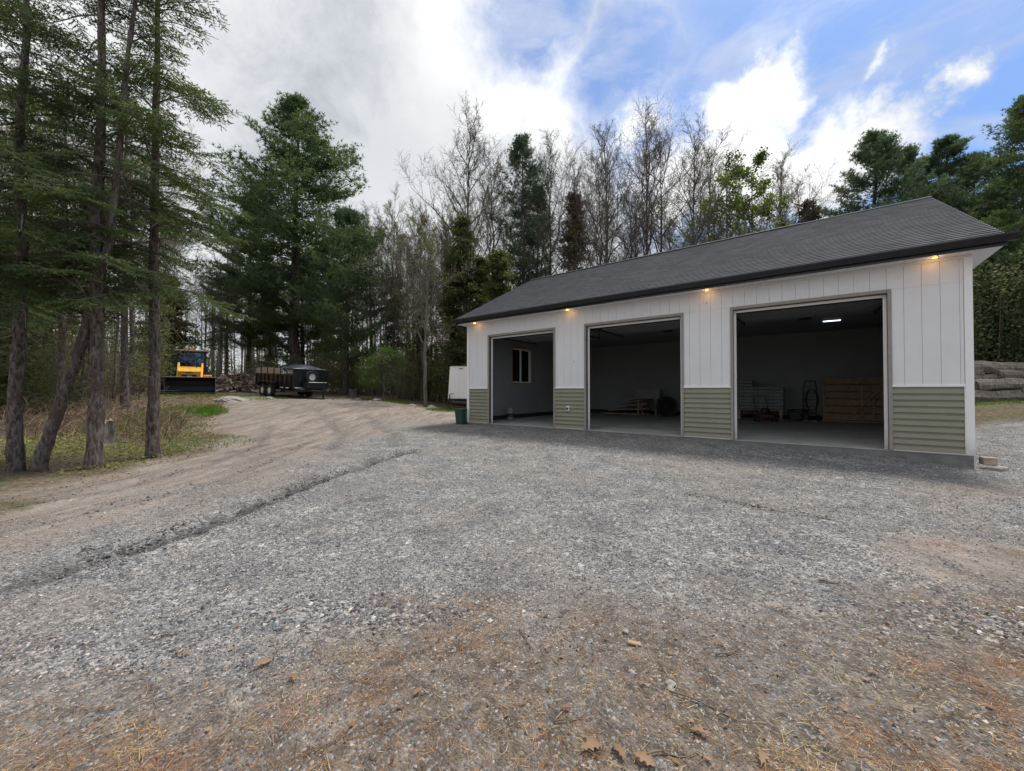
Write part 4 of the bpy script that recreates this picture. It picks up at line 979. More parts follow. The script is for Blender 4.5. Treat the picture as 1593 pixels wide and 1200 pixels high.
def loader():
    Y = 23.3; x = at(301, Y)-.2
    L = empty('loader', (x, Y, gz(x, Y)+.02), rad(37), label='yellow backhoe loader with a wide black front bucket parked by the wood', cat='loader')
    settle(L, -2.2, 1.9)
    m = MB(); W = 1.22
    prof = [(-2.35, .06), (-1.75, .03), (-1.42, .14), (-1.30, .45), (-1.38, .78), (-1.62, .96), (-1.66, .93), (-1.43, .74), (-1.36, .45), (-1.47, .20), (-1.77, .07), (-2.35, .085)]
    # seen from the front the curved back of the bucket faces us with the lip low on the ground
    m.ext(prof, -W, W); 
    for sx in (-W, W-.03): m.ext([(-2.25, .06), (-1.75, .03), (-1.42, .14), (-1.30, .45), (-1.38, .78), (-1.62, .96), (-1.80, .80)], sx+(-.002 if sx < 0 else .002), sx+.03+(-.002 if sx < 0 else .002))
    b = m.build('bucket', M['dsteel'], L)
    m = MB(); m.bbox(-W, W, -2.42, -2.33, .05, .095, .008)
    m.build('cutting_edge', M['dsteel'], b)
    m = MB(); m.bbox(-W-.02, W+.02, -1.72, -1.60, .945, .985, .008); m.build('bucket_lip', M['woodd'], b)
    for sx in (-.55, .55):
        m = MB()
        P = [(sx, -1.30, .55), (sx, -1.0, .75), (sx, -.35, 1.05), (sx, .45, 1.75)]
        for p, q in zip(P[:-1], P[1:]):
            d = Vector(q)-Vector(p); Mt = Matrix.Translation(Vector(p)) @ d.to_track_quat('Y', 'Z').to_matrix().to_4x4(); m.bbox(-.05, .05, -.04, d.length+.04, -.11, .11, .012, M=Mt)
        a = m.build('loader_arm', M['yellow'], L)
        m = MB(); m.cyl((sx*.82, -1.15, .80), (sx*.82, .1, 1.05), .035, k=10); m.cyl((sx*.82, -.5, .93), (sx*.82, .2, 1.08), .055, k=12); m.build('hydraulic_ram', M['dsteel'], a)
    # hood
    m = MB(); m.ext([(-.95, .72), (-.98, 1.30), (-.80, 1.48), (.55, 1.62), (.55, .72)], -.50, .50); h = m.build('hood', M['yellow'], L)
    m = MB(); m.bbox(-.33, .33, -1.012, -.98, .80, 1.12, .01); g = m.build('grille', M['dsteel'], h)
    m = MB(); m.bbox(-.10, .10, -1.022, -1.0135, .98, 1.05, .004); m.bbox(-.05, .05, -1.021, -1.0135, .93, .975, .004); m.build('emblem', M['rim'], h)
    m = MB(); m.bbox(-.16, .16, -.995, -.980, 1.2, 1.25, .003); m.build('badge', M['red'], h)
    m = MB(); m.bbox(-.35, .35, -.75, 1.9, .42, .70, .02); m.build('chassis', M['dsteel'], L)
    m = MB(); m.bbox(-.98, -.45, -.35, .45, .62, 1.05, .03); m.build('battery_box', M['yellow'], L) if False else None
    m = MB(); m.bbox(.62, 1.02, -.40, .45, .68, 1.12, .03); m.bbox(.66, .96, -.41, -.401, .74, 1.04, .01); m.build('side_tank', M['yellow'], L)
    m = MB(); m.cyl((.3, -.1, 1.5), (.3, -.1, 2.15), .035, k=10); m.build('exhaust', M['dsteel'], L)
    # cab
    m = MB()
    for sx in (-.72, .72):
        for (p, q) in (((sx, .60, 1.0), (sx*.92, .78, 2.55)), ((sx, 2.0, 1.0), (sx*.92, 1.95, 2.55)), ((sx, 1.3, 1.0), (sx*.92, 1.32, 2.55))): m.cyl(p, q, .045, k=8)
        m.bbox(min(sx, sx*.9), max(sx, sx*.9), .58, 2.02, .85, 1.02, .01)
    m.bbox(-.72, .72, .56, .64, .9, 1.45, .01); m.bbox(-.70, .70, .72, .80, 2.48, 2.56, .01)
    c = m.build('cab', M['dsteel'], L)
    m = MB(); m.bbox(-.80, .80, .60, 2.12, 2.56, 2.64, .03); m.build('cab_roof', M['woodd'], c)
    m = MB(); m.faces([(-.66, .60, 1.47), (.66, .60, 1.47), (.61, .775, 2.48), (-.61, .775, 2.48), (-.66, .606, 1.47), (.66, .606, 1.47), (.61, .781, 2.48), (-.61, .781, 2.48)], [[0, 1, 2, 3], [7, 6, 5, 4], [0, 4, 5, 1], [1, 5, 6, 2], [2, 6, 7, 3], [3, 7, 4, 0]]); m.build('windshield', M['cabglass'], c)
    for sx in (-.70, .70):
        m = MB(); m.faces([(sx, .66, 1.05), (sx, 1.95, 1.05), (sx*.93, 1.92, 2.5), (sx*.93, .82, 2.5), (sx*.99, .66, 1.05), (sx*.99, 1.95, 1.05), (sx*.92, 1.92, 2.5), (sx*.92, .82, 2.5)], [[0, 1, 2, 3], [7, 6, 5, 4], [0, 4, 5, 1], [1, 5, 6, 2], [2, 6, 7, 3], [3, 7, 4, 0]]); m.build('side_window', M['cabglass'], c)
    for sx in (-.66, -.2, .66):
        m = MB(); m.lathe([(.05, .0), (.06, -.07), (.05, -.08)], (sx, .60, 2.74), 'y', 14); m.build('work_light', M['rim'], c)
    m = MB(); m.lathe([(.06, 0), (.065, .03), (.055, .16), (.02, .19)], (-.25, 1.1, 2.681), 'z', 14); m.build('beacon', M['yellow'], c)
    m = MB(); m.bbox(-.28, .28, 1.25, 1.7, 1.02, 1.25, .05); m.bbox(-.26, .26, 1.62, 1.76, 1.25, 1.9, .05); m.build('seat', M['rubber'], L)
    m = MB(); m.lathe([(.18, 0), (.2, .015), (.18, .03)], (0, 1.0, 1.55), 'z', 20); m.cyl((0, 1.0, 1.55), (0, .75, 1.1), .025); m.build('steering_wheel', M['rubber'], L)
    for sx in (-.78, .78): wheel(L, (sx, -.35, .38), .38, .26, 'x', .5, side=1 if sx > 0 else -1)
    for sx in (-.85, .85): wheel(L, (sx, 1.75, .68), .68, .42, 'x', .5, side=1 if sx > 0 else -1)
    # backhoe folded behind the cab
    m = MB(); Mt = Matrix.Translation((.0, 2.25, .7)) @ Matrix.Rotation(rad(12), 4, 'X'); m.bbox(-.09, .09, -.1, .12, 0, 2.2, .02, M=Mt)
    Mt = Matrix.Translation((.0, 2.45, 2.75)) @ Matrix.Rotation(rad(163), 4, 'X'); m.bbox(-.08, .08, -.1, .1, 0, 1.6, .02, M=Mt)
    m.bbox(-.45, .45, 2.45, 2.85, .5, .95, .05); m.build('backhoe', M['yellow'], L)
loader()
# ------------------------------------------------------------------ black dump trailer
def dump_trailer():
    Y = 21.6; x = at(455, Y); a = rad(57)
    # local: x along the front board (away from the corner nearest us), y back along the body
    T = empty('dump_trailer', (x, Y, gz(x, Y)), a, label='black tandem axle dump trailer with weathered board sides and a spare wheel up front', cat='trailer')
    settle(T, -1.3, 3.2); W, L_ = 2.0, 4.3; zb = .62; zt = 1.62
    m = MB(); m.bbox(0, W, -.02, .05, zb, zt, .01); m.bbox(-.03, W+.03, -.05, .08, zt, zt+.06, .01); m.bbox(-.02, .06, -.045, .02, zb-.1, zt, .01); m.bbox(W-.06, W+.02, -.045, .02, zb-.1, zt, .01)
    for k in range(4): m.bbox(.3+k*.42, .36+k*.42, -.045, -.021, zb, zt-.01, .006)
    m.build('bulkhead', M['teal'], T)
    m = MB()
    for xx in (0, W-.05):
        m.bbox(xx, xx+.05, .09, L_, zb, 1.28, .008); m.bbox(xx-.015, xx+.065, .09, L_, 1.281, 1.35, .008)
    for k in range(9): m.bbox(-.05, -.001, .15+k*.5, .21+k*.5, zb, 1.28, .006)
    m.bbox(.051, W-.051, .09, L_-.06, zb-.02, zb+.04, .006); m.bbox(0.051, W-.051, L_-.05, L_, zb+.045, 1.3, .006); m.build('dump_box', M['black'], T)
    for xx in (-.0, W-.04):
        m = MB()
        for k in range(4): m.bbox(xx+.0, xx+.04, 1.25+k*.75, 1.25+k*.75+.72, 1.352, 1.70-(.04 if k in (0, 3) else 0), .008)
        m.build('side_boards', M['woodd'], T)
        for k in range(4): m = MB(); m.bbox(xx-.03, xx-.001, 1.30+k*.75, 1.35+k*.75, 1.0, 1.74, .004); m.build('board_stake', M['dsteel'], T)
    m = MB()
    for xx in (.35, W-.45): m.bbox(xx, xx+.1, -.5, L_-.1, .42, .58, .01)
    m.bbox(-.2, W+.2, 1.0, 1.1, .44, .58, .01)
    m.bbox(.1, W-.1, -.6, -.1, .40, .56, .01); m.build('frame', M['dsteel'], T)
    m = MB(); m.bbox(-.24, .0, 1.65, 3.45, .86, .90, .01); m.bbox(-.24, .0, 1.55, 1.66, .62, .88, .01); m.bbox(-.24, .0, 3.44, 3.55, .62, .88, .01); m.bbox(W, W+.24, 1.65, 3.45, .86, .90, .01); m.build('fender', M['black'], T)
    for yy in (2.15, 2.98):
        for xx in (-.12, W+.12): wheel(T, (xx, yy, .37), .37, .20, 'x', .52, side=-1 if xx < 0 else 1)
    # drawbar and jack
    m = MB()
    for sx in (.35, W-.35): m.tube([(sx, -.2, .48), (W/2, -1.5, .46)], .05, 8)
    m.bbox(W/2-.06, W/2+.06, -1.75, -1.4, .40, .52, .015); m.build('drawbar', M['dsteel'], T)
    m = MB(); m.cyl((W/2, -1.3, .03), (W/2, -1.3, .95), .035, k=10); m.lathe([(.09, 0), (.09, .03)], (W/2, -1.3, .02)); m.build('jack', M['dsteel'], T)
    m = MB(); m.bbox(.45, W-.45, -.75, -.2, .57, .95, .03); m.build('pump_box', M['teal'], T)
    for xx in (.08, W-.5): m = MB(); m.bbox(xx, xx+.42, -.052, -.046, zb-.04, zb+.01, .002); m.build('reflector', M['trim'], T)
    for yy in (.3, .9): m = MB(); m.bbox(-.058, -.052, yy, yy+.35, .56, .61, .002); m.build('reflector', M['trim'], T)
    sp = wheel(T, (.95, -.17, 1.22), .37, .20, 'y', .52, side=-1); sp.name = 'spare_wheel'
    # tarp
    m = MB(); pr = []
    rng = np.random.default_rng(8); nx_, ny_ = 15, 21; V = []
    for j in range(ny_):
        for i in range(nx_):
            u, v = i/(nx_-1), j/(ny_-1); h = 1.66+.26*math.sin(math.pi*u)**.8*math.sin(math.pi*min(1, v*1.05+.02))**.6+rng.normal()*.018
            V.append((.04+u*(W-.08), .12+v*1.9, h))
    for j in range(ny_):
        for i in range(nx_): V.append((V[j*nx_+i][0], V[j*nx_+i][1], V[j*nx_+i][2]-.02))
    F = []; o = nx_*ny_
    for j in range(ny_-1):
        for i in range(nx_-1): q = j*nx_+i; F += [[q, q+1, q+1+nx_, q+nx_], [o+q+nx_, o+q+1+nx_, o+q+1, o+q]]
    for i in range(nx_-1): F += [[i, o+i, o+i+1, i+1], [(ny_-1)*nx_+i+1, o+(ny_-1)*nx_+i+1, o+(ny_-1)*nx_+i, (ny_-1)*nx_+i]]
    for j in range(ny_-1): F += [[j*nx_, (j+1)*nx_, o+(j+1)*nx_, o+j*nx_], [j*nx_+nx_-1, o+j*nx_+nx_-1, o+(j+1)*nx_+nx_-1, (j+1)*nx_+nx_-1]]
    m.faces(V, F); t = m.build('tarp', M['navy'], None, smooth=True, loc=T.location, rot=T.rotation_euler); t.location.z -= .0
    tag(t, 'dark navy tarp peaked over the load of the black dump trailer', 'tarp')
dump_trailer()
# ------------------------------------------------------------------ white enclosed trailer behind the garage corner
def cargo_trailer():
    Y = 21.0; x = at(697, Y); z = gz(x+1.2, Y)
    T = empty('cargo_trailer', (x, Y, z), rad(-8), label='white enclosed cargo trailer half hidden behind the left garage corner', cat='trailer')
    m = MB(); zt = (608.5-570)/609.2*Y+CAMZ-z; zb = .62
    m.ext([(0, zb), (-.0, zb), (-.0, zb), (.10, zt-.03), (.16, zt), (3.8, zt), (3.8, zb)][1:], 0, 1.9, 'y'); 
    m.build('body', M['trim'], T)
    m = MB(); m.bbox(.14, 3.82, -.012, -.001, zt-.05, zt-.01, .004); m.bbox(.02, 3.8, -.012, -.001, zb, zb+.05, .004); m.bbox(3.76, 3.82, -.012, -.001, zb+.051, zt-.051, .004)
    for k in range(7): m.bbox(.6+k*.45, .605+k*.45, -.006, -.001, zb+.06, zt-.06, .001)
    m.build('trim', M['steel'], T)
    m = MB(); m.bbox(.62, .82, -.02, -.007, zt-.16, zt-.12, .004); m.build('marker_light', M['dsteel'], T)
    m = MB(); m.tube([(.35, .95, .5), (-.3, .95, .46)], .05, 8); m.bbox(0.1, 3.7, .3, .4, .48, .6, .01); m.bbox(.1, 3.7, 1.5, 1.6, .48, .6, .01); m.build('frame', M['dsteel'], T)
    m = MB(); m.cyl((.25, -.06, .42), (1.15, -.06, .38), .11, k=16); m.cyl((.12, -.06, .425), (.25, -.06, .42), .05, k=12); m.build('jack_barrel', M['dsteel'], T)
    m = MB(); m.cyl((.12, -.12, -.02), (.12, -.12, .85), .03, k=8); m.lathe([(.09, 0), (.09, .03)], (.12, -.12, -.02)); m.cyl((.12, -.12, .84), (.35, -.12, .92), .015, k=6); m.build('jack_stand', M['dsteel'], T)
    for yy in (.1, 1.8): wheel(T, (2.4, yy, .33), .33, .2, 'y', .5, side=-1)
cargo_trailer()
# ------------------------------------------------------------------ small things round the garage
def bin_():
    x, y, _ = gpt(-.20, -.02); z = gz(x, y)
    B = empty('storage_bin', (x, y, z), GTH, label='dark green plastic bin standing at the left garage corner', cat='bin')
    m = MB(); m.faces([(-.16, -.2, 0), (.16, -.2, 0), (.16, .2, 0), (-.16, .2, 0), (-.19, -.24, .52), (.19, -.24, .52), (.19, .24, .52), (-.19, .24, .52)], [[3, 2, 1, 0], [4, 5, 6, 7], [0, 1, 5, 4], [1, 2, 6, 5], [2, 3, 7, 6], [3, 0, 4, 7]])
    m.bbox(-.2, .2, -.25, .25, .40, .43, .008); m.build('body', M['green'], B)
    m = MB(); m.bbox(-.24, .21, -.27, .27, .521, .56, .012); m.bbox(-.27, -.241, -.1, .1, .525, .55, .006); m.build('lid', M['green'], B)
bin_()
x, y, _ = gpt(GL+.19, .12); m = MB(); m.bbox(-.09, .09, -.07, .07, 0, .13, .008); o = m.build('wood_block', M['woodd'], None, loc=(x, y, gz(x, y)+.07), rot=(0, 0, GTH+.2)); tag(o, 'short grey wood block against the right garage corner', 'wood block')
x, y, _ = gpt(GL+.28, .05); m = MB(); m.bbox(-.16, .12, -.09, .09, 0, .09, .02); o = m.build('flat_stone', M['rock'], None, loc=(x, y, gz(x, y)-.02), rot=(0, 0, .3)); tag(o, 'flat stone holding up the wood block at the right garage corner', 'stone')
def stone(x, y, r, label, group=None, mt='rock', flat=.6, seed=0, dz=-.2, name='rock', cat='rock'):
    rng = np.random.default_rng(abs(seed+int(x*100))); import bmesh
    b = bmesh.new(); bmesh.ops.create_icosphere(b, subdivisions=3, radius=1)
    ph = rng.normal(size=(6, 3))*1.6
    for v in b.verts:
        c = np.array(v.co); k = 1+sum(.11*math.sin(float(p@c)+i) for i, p in enumerate(ph)); 
        for p in ph[:4]:
            q = unit(p); dd = c@q*k
            if dd > .62: c = c-q*(dd-.62)/k
        v.co = Vector(c*k*r); v.co.z *= flat
    me = bpy.data.meshes.new(name)
    for f in b.faces: f.smooth = False
    b.to_mesh(me); b.free(); me.materials.append(M[mt])
    o = link(name, me, None, (x, y, gz(x, y)+dz*r), (rng.normal()*.1, rng.normal()*.1, rng.uniform(0, 6))); return tag(o, label, cat, group)
# inside bay one: gas cylinder
x, y, z = gpt(.62, 1.75, .001)
P = empty('gas_cylinder', (x, y, z), 0, label='small white gas cylinder with a blue band inside the left bay', cat='gas cylinder')
m = MB(); m.lathe([(.10, 0), (.10, .03), (.13, .05), (.15, .09), (.155, .16), (.155, .28), (.13, .34), (.06, .375), (.03, .38)], (0, 0, 0), 'z', 28); m.build('tank', M['bag'], P, smooth=True)
m = MB(); m.lathe([(.157, .12), (.159, .13), (.159, .25), (.157, .26)], (0, 0, 0), 'z', 28); m.build('label_band', M['navy'], P, smooth=True)
m = MB(); m.lathe([(.10, .36), (.10, .46), (.092, .46), (.092, .36)], (0, 0, 0), 'z', 20); m.cyl((0, 0, .38), (0, 0, .44), .02); m.build('collar', M['bag'], P)
# bay two: lumber pile, plank bundle on trestles, spoked wheel
def in_s(px, t):      # distance along the front at depth t behind it
    k = (px-796.5)/609.2; return (k*(GY+t*gn[1])-GX-t*gn[0])/(gd[0]-k*gd[1])
x, y, z = gpt(in_s(938, 7.6), 7.6, .001)
rng1 = np.random.default_rng(3)
Pl = empty('lumber_pile', (x, y, z), GTH+.05, label='low pile of dark boards left of the spoked wheel in the middle bay', cat='lumber')
for k in range(20):
    m = MB(); Mt = Matrix.Translation((rng1.uniform(-.1, .1)+(k//4)*.25, (k % 4)*.24+rng1.uniform(-.03, .03), .02+(k//4)*.16)) @ Matrix.Rotation(rad(rng1.uniform(-2, 2)), 4, 'Z') @ Matrix.Rotation(rad(-3.0*(k//4)), 4, 'Y')
    m.bbox(0, 2.1-(k//4)*.3, 0, .2, 0, .05, .005, M=Mt); m.build('board', M['woodd'], Pl)
s0 = in_s(988, 7.7); s1 = in_s(1026, 7.7); x, y, z = gpt(s0, 7.7, .001)
Pb = empty('plank_bundle', (x, y, z), GTH, label='pale bundle of packed planks raised on trestles beside the spoked wheel', cat='lumber')
for k in range(6): m = MB(); m.bbox(0, s1-s0, 0, .5, .78+k*.075, .85+k*.075, .006); m.build('plank', M['bag'], Pb)
for xx in (.1, s1-s0-.2):
    m = MB(); m.bbox(xx, xx+.08, -.05, .6, .70, .775, .005)
    for yy in (-.02, .5): m.bbox(xx, xx+.07, yy, yy+.07, .0, .698, .005)
    m.build('trestle', M['wood'], Pb)
x, y, z = gpt(in_s(1037, 7.3), 7.3, .46)
W_ = empty('spoked_wheel', (x, y, z), GTH, label='large dark spoked wheel leaning by the planks in the middle bay', cat='wheel')
m = MB(); m.lathe([(.36, -.07), (.45, -.06), (.45, .06), (.36, .07), (.36, -.07)], (0, 0, 0), 'y', 32); m.build('tyre', M['rubber'], W_)
m = MB(); m.lathe([(.06, -.08), (.06, .08)], (0, 0, 0), 'y', 14)
for k in range(8): a_ = k*math.pi/4; m.cyl((.05*math.cos(a_), 0, .05*math.sin(a_)), (.365*math.cos(a_), 0, .365*math.sin(a_)), .018, k=6)
m.build('spokes', M['dsteel'], W_)
# bay three: stacked pale bags, red machine, hand truck, crate of panels
def bag(s, t, z, label, seed, w=.56):
    rng = np.random.default_rng(seed); m = MB()
    m.bbox(-w/2, w/2, -.2, .2, 0, .125, .05); o = m.mesh('bag', M['bag'])
    x, y, zz = gpt(s, t, z); ob = link('bag', o, None, (x, y, zz), (rad(rng.normal()*1.0), rad(rng.normal()*1.0), GTH+rng.normal()*.06)); tag(ob, label, 'bag', 'pale bags stacked in the right bay')
LV = ['bottom', 'second', 'third', 'fourth', 'fifth', 'sixth', 'seventh', 'eighth', 'ninth', 'top']
for i, (px_, n) in enumerate([(1160, 9), (1182, 7), (1206, 7)]):
    for k in range(n):
        bag(in_s(px_, 8.2), 8.2, .002+k*.128+.40, '%s bag of the %s pale stack at the back of the right bay' % ('top' if k == n-1 else LV[k], ('left and tallest', 'middle', 'right')[i]), i*20+k)
m = MB(); sa, sb_ = in_s(1147, 8.2), in_s(1220, 8.2); x, y, z = gpt(sa, 8.2, .001); m.bbox(0, sb_-sa, -.35, .35, .36, .398, .006)
for xx in (.05, (sb_-sa)/2, sb_-sa-.15): m.bbox(xx, xx+.1, -.33, .33, 0, .358, .006)
o = m.build('low_bench', M['woodd'], None, loc=(x, y, z), rot=(0, 0, GTH)); tag(o, 'low timber bench carrying the stacks of pale bags', 'bench')
x, y, z = gpt(in_s(1190, 7.0), 7.0, .001)
K = empty('lawn_mower', (x, y, z), GTH+.3, label='dark red push mower in front of the pale bags in the right bay', cat='mower')
m = MB(); m.bbox(-.28, .28, -.3, .3, .1, .30, .06); m.build('deck', M['red'], K)
m = MB(); m.lathe([(.15, .302), (.16, .34), (.15, .46), (.08, .50)], (0, 0, 0), 'z', 20); m.build('engine', M['dsteel'], K)
m = MB(); m.tube([(-.2, .28, .2), (-.2, .9, .95), (.2, .9, .95), (.2, .28, .2)], .014, 8); m.build('handle', M['dsteel'], K)
for sx in (-.3, .3):
    for sy in (-.25, .25): wheel(K, (sx, sy, .1), .1, .05, 'x', .5, side=1 if sx > 0 else -1)
x, y, z = gpt(in_s(1226, 8.2), 8.2, .001)
m = MB(); m.bbox(0, .62, 0, .35, 0, .34, .02); bo = m.build('tool_box', M['dsteel'], None, loc=(x, y, z), rot=(0, 0, GTH)); tag(bo, 'dark tool chest on the floor between the bags and the hand truck', 'tool chest')
m = MB(); m.bbox(-.015, .635, -.015, .365, .341, .42, .02); m.build('lid', M['rubber'], bo); m = MB(); m.tube([(.2, -.02, .37), (.2, -.06, .37), (.42, -.06, .37), (.42, -.02, .37)], .01, 6); m.build('handle', M['steel'], bo)
x, y, z = gpt(in_s(1259, 7.9), 7.9, .001)
H_ = empty('hand_truck', (x, y, z), GTH-.1, label='dark upright hand truck draped with cord left of the wooden crate', cat='hand truck')
m = MB()
for sx in (-.2, .2): m.tube([(sx, .05, .1), (sx, .18, 1.2), (sx*.8, .24, 1.5)], .018, 8)
for zz in (.3, .55, .8, 1.05, 1.3): m.cyl((-.2, .07+.1*zz, zz), (.2, .07+.1*zz, zz), .012, k=6)
m.cyl((-.16, .24, 1.5), (.16, .24, 1.5), .018, k=8); m.build('frame', M['dsteel'], H_)
m = MB(); m.bbox(-.22, .22, -.2, .03, .02, .03, .003); m.build('toe_plate', M['steel'], H_)
for sx in (-.25, .25): wheel(H_, (sx, .1, .13), .13, .06, 'x', .5, side=1 if sx > 0 else -1)
m = MB(); m.tube([(.05+.18*math.cos(t*.9)+t*.002, .0-.0015*t, .80+.40*math.sin(t*.9)) for t in np.linspace(0, 26, 90)], .012, 6); m.build('cord', M['rubber'], H_)
sa, sb_ = in_s(1279, 8.4), min(in_s(1385, 8.4), GL-.2); x, y, z = gpt(sa, 8.4, .001); CW = sb_-sa
C_ = empty('panel_crate', (x, y, z), GTH, label='large crate of tan wooden panels at the back right of the right bay', cat='crate')
for k in range(6): m = MB(); m.bbox(0, CW, 0, .12, .07+k*.262, .30+k*.262, .006); m.build('panel', M['wood'], C_)
for xx in (0, CW*.62, CW*.8, CW-.09): m = MB(); m.bbox(xx, xx+.09, -.04, -.001, 0, 1.62 if xx in (0, CW-.09) else 1.35, .006); m.build('upright', M['wood'], C_)
m = MB(); Mt = Matrix.Translation((CW*.45, -.08, .15)) @ Matrix.Rotation(rad(-50), 4, 'Y'); m.bbox(0, 1.3, 0, .035, 0, .08, .005, M=Mt); m.build('brace', M['wood'], C_)
m = MB(); m.bbox(0, CW, -.10, .14, 0, .055, .006); m.build('skid', M['wood'], C_)
# ------------------------------------------------------------------ stumps, rocks, timber piles
def stump(x, y, r, h, label, mt='stump', seed=1):
    rng = np.random.default_rng(seed); m = MB(); k = 14; V = []
    lv = [(-.15, 1.45), (.0, 1.35), (.12*h, 1.12), (.5*h, .95), (h, .85)]
    j = 1+.14*rng.normal(size=k)
    for i, (z, s) in enumerate(lv):
        for q in range(k):
            a = q*6.283/k; V.append((r*s*j[q]*math.cos(a), r*s*j[q]*math.sin(a), z+(rng.uniform(-.3, .25)*h if i == 4 else 0)))
    F = [[i*k+q, i*k+(q+1) % k, (i+1)*k+(q+1) % k, (i+1)*k+q] for i in range(4) for q in range(k)]; F.append([4*k+q for q in range(k)])
    m.faces(V, F); o = m.build('tree_stump', M[mt], None, loc=(x, y, gz(x, y))); return tag(o, label, 'stump')
stump(at(165, 9.6), 9.6, .17, .55, 'broken grey weathered stump behind the thick spruce trunk', seed=3)
stump(at(549, 24.5), 24.5, .28, .5, 'cut dark stump beside the broad white pine trunk', 'barkP', seed=4)
for i, (px, Y, r, lb) in enumerate([(586, 22.5, .34, 'largest pale rock below the fresh green shrub'), (557, 23, .22, 'pale flat rock left of the fresh green shrub'), (641, 21.5, .30, 'long pinkish rock at the wood edge left of the thin tree'), (669, 21.5, .26, 'pale upright rock right of the thin tree foot'), (679, 21, .22, 'round tan rock nearest the white cargo trailer'),
                                       (420, 21, .25, 'low rock half sunk in the drive in front of the dump trailer')]):
    stone(at(px, Y), Y, r, lb, seed=i)
stone(at(365, 19.5), 19.5, .95, 'broad pale rock hump showing through the dirt before the trailer', flat=.22, dz=-.05, name='bedrock_hump')
stone(.33, 1.34, .085, 'grey flat stone at the very bottom edge of the photo', flat=.45, dz=-.1, name='flat_stone', cat='stone')
for i, (px, py, r, lb) in enumerate([(972, 980, .022, 'oval pale pebble above the tan wood chip'), (880+160, 1070, .018, 'pale grey pebble in the litter right of centre'), (982, 1040, .016, 'small white pebble below the tan wood chip'), (1040, 1062, .02, 'light pebble beside the curled twig'), (1500, 973, .022, 'bright flat pebble right of the crushed stone patch'), (1375, 980, .018, 'pale pebble left of the crushed stone patch')]):
    Y = 609.2*CAMZ/(py-608.5); stone(at(px, Y), Y, r, lb, seed=i+9, name='pebble', cat='pebble', dz=.2)
# split wood heap between loader and trailer
def wood_heap():
    rng = np.random.default_rng(14); mb = MB(); n = 900
    cx, cy = at(372, 28), 28.0; u = rng.normal(size=n)*1.6; v = rng.normal(size=n)*.9
    h = 1.25*np.exp(-(u/2.6)**2-(v/1.3)**2)*rng.random(n)**.5; x = cx+np.clip(u, -3.4, 2.6); y = cy+v
    z = height(x, y)+h+.05; d = unit(rng.normal(size=(n, 3))*np.array([1, 1, .35])); L = rng.uniform(.2, .6, n)[:, None]; P = np.stack([x, y, z], 1)
    R = rng.uniform(.03, .09, n); segs(mb, P-d*L/2, P+d*L/2, R, R*.9, 5)
    c = P-d*L/2
    m, N = new_mat('split_wood'); g = N.n('ShaderNodeNewGeometry'); col = N.ramp(g.outputs['Random Per Island'], ((0, (.15, .09, .07)), (.4, (.38, .25, .20)), (.75, (.58, .44, .36)), (1, (.78, .68, .58))))
    b = N.n('ShaderNodeBsdfPrincipled', {'Base Color': col, 'Roughness': .85}); finish(m, N, b.outputs[0])
    o = mb.build('split_wood_heap', m, recalc=False); tag(o, 'pinkish heap of split wood between the loader bucket and the dump trailer', 'wood heap', kind='stuff')
    # core of earth so that nothing shows through
    stone(cx-.2, cy+.2, 1.9, 'earth mound under the pinkish split wood heap', flat=.42, dz=-.12, name='earth_mound', cat='mound', mt='stump')
wood_heap()
stone(at(322, 31), 31, 1.9, 'grey gravel mound behind the loader and the split wood', flat=.75, dz=-.1, name='gravel_mound', cat='mound', mt='stones')
# log wall at the right edge
def logs():
    rng = np.random.default_rng(21); spec = [(16.6, 3.9, .05, .33, 'thickest bottom log at the left end'), (20.6, 3.2, .03, .30, 'bottom log at the right end'), (16.3, 2.4, .50, .20, 'short split log above the thickest one'), (18.9, 4.4, .46, .26, 'long log resting across the two bottom logs'),
        (17.0, 4.6, .84, .19, 'long thin log along the middle'), (20.0, 3.4, .88, .24, 'right hand log below the top one'), (16.5, 3.0, 1.12, .17, 'grey log at the top left'), (18.4, 4.6, 1.20, .29, 'big pale log on top')]
    for k, (x0, L, dz, rr_, nm) in enumerate(spec):
        y0 = 15.9+dz*.45+rng.uniform(-.08, .08); n = 14; t = np.linspace(0, 1, n); dr = rng.uniform(-.12, .12)
        m = MB(); zb_ = gz(x0+L/2, 15.9); P = np.stack([x0+t*L, y0+dr*t+.05*np.sin(t*5+k), zb_+.16+dz+rng.uniform(-.05, .05)*(t-.5)*2+.035*np.sin(t*6+k*2)], 1)
        m.tube(P, rr_*(1-.22*t)*(1+rng.normal(size=n)*.04), 12, fl=np.clip(1+.09*rng.normal(size=(1, 12))+.05*rng.normal(size=(n, 12)), .75, 1.25))
        o = m.build('log', M['stump'], None); tag(o, '%s of the log stack by the right edge' % nm, 'log', 'weathered logs stacked at the right edge')
        if k % 2 == 0: b_ = MB(); q = P[5]; b_.tube([q, q+np.array([.1, -.1, rr_+.1]), q+np.array([.2, -.15, rr_+.28])], [.05, .04, .025], 7); b_.build('branch_stub', M['stump'], o)
logs()
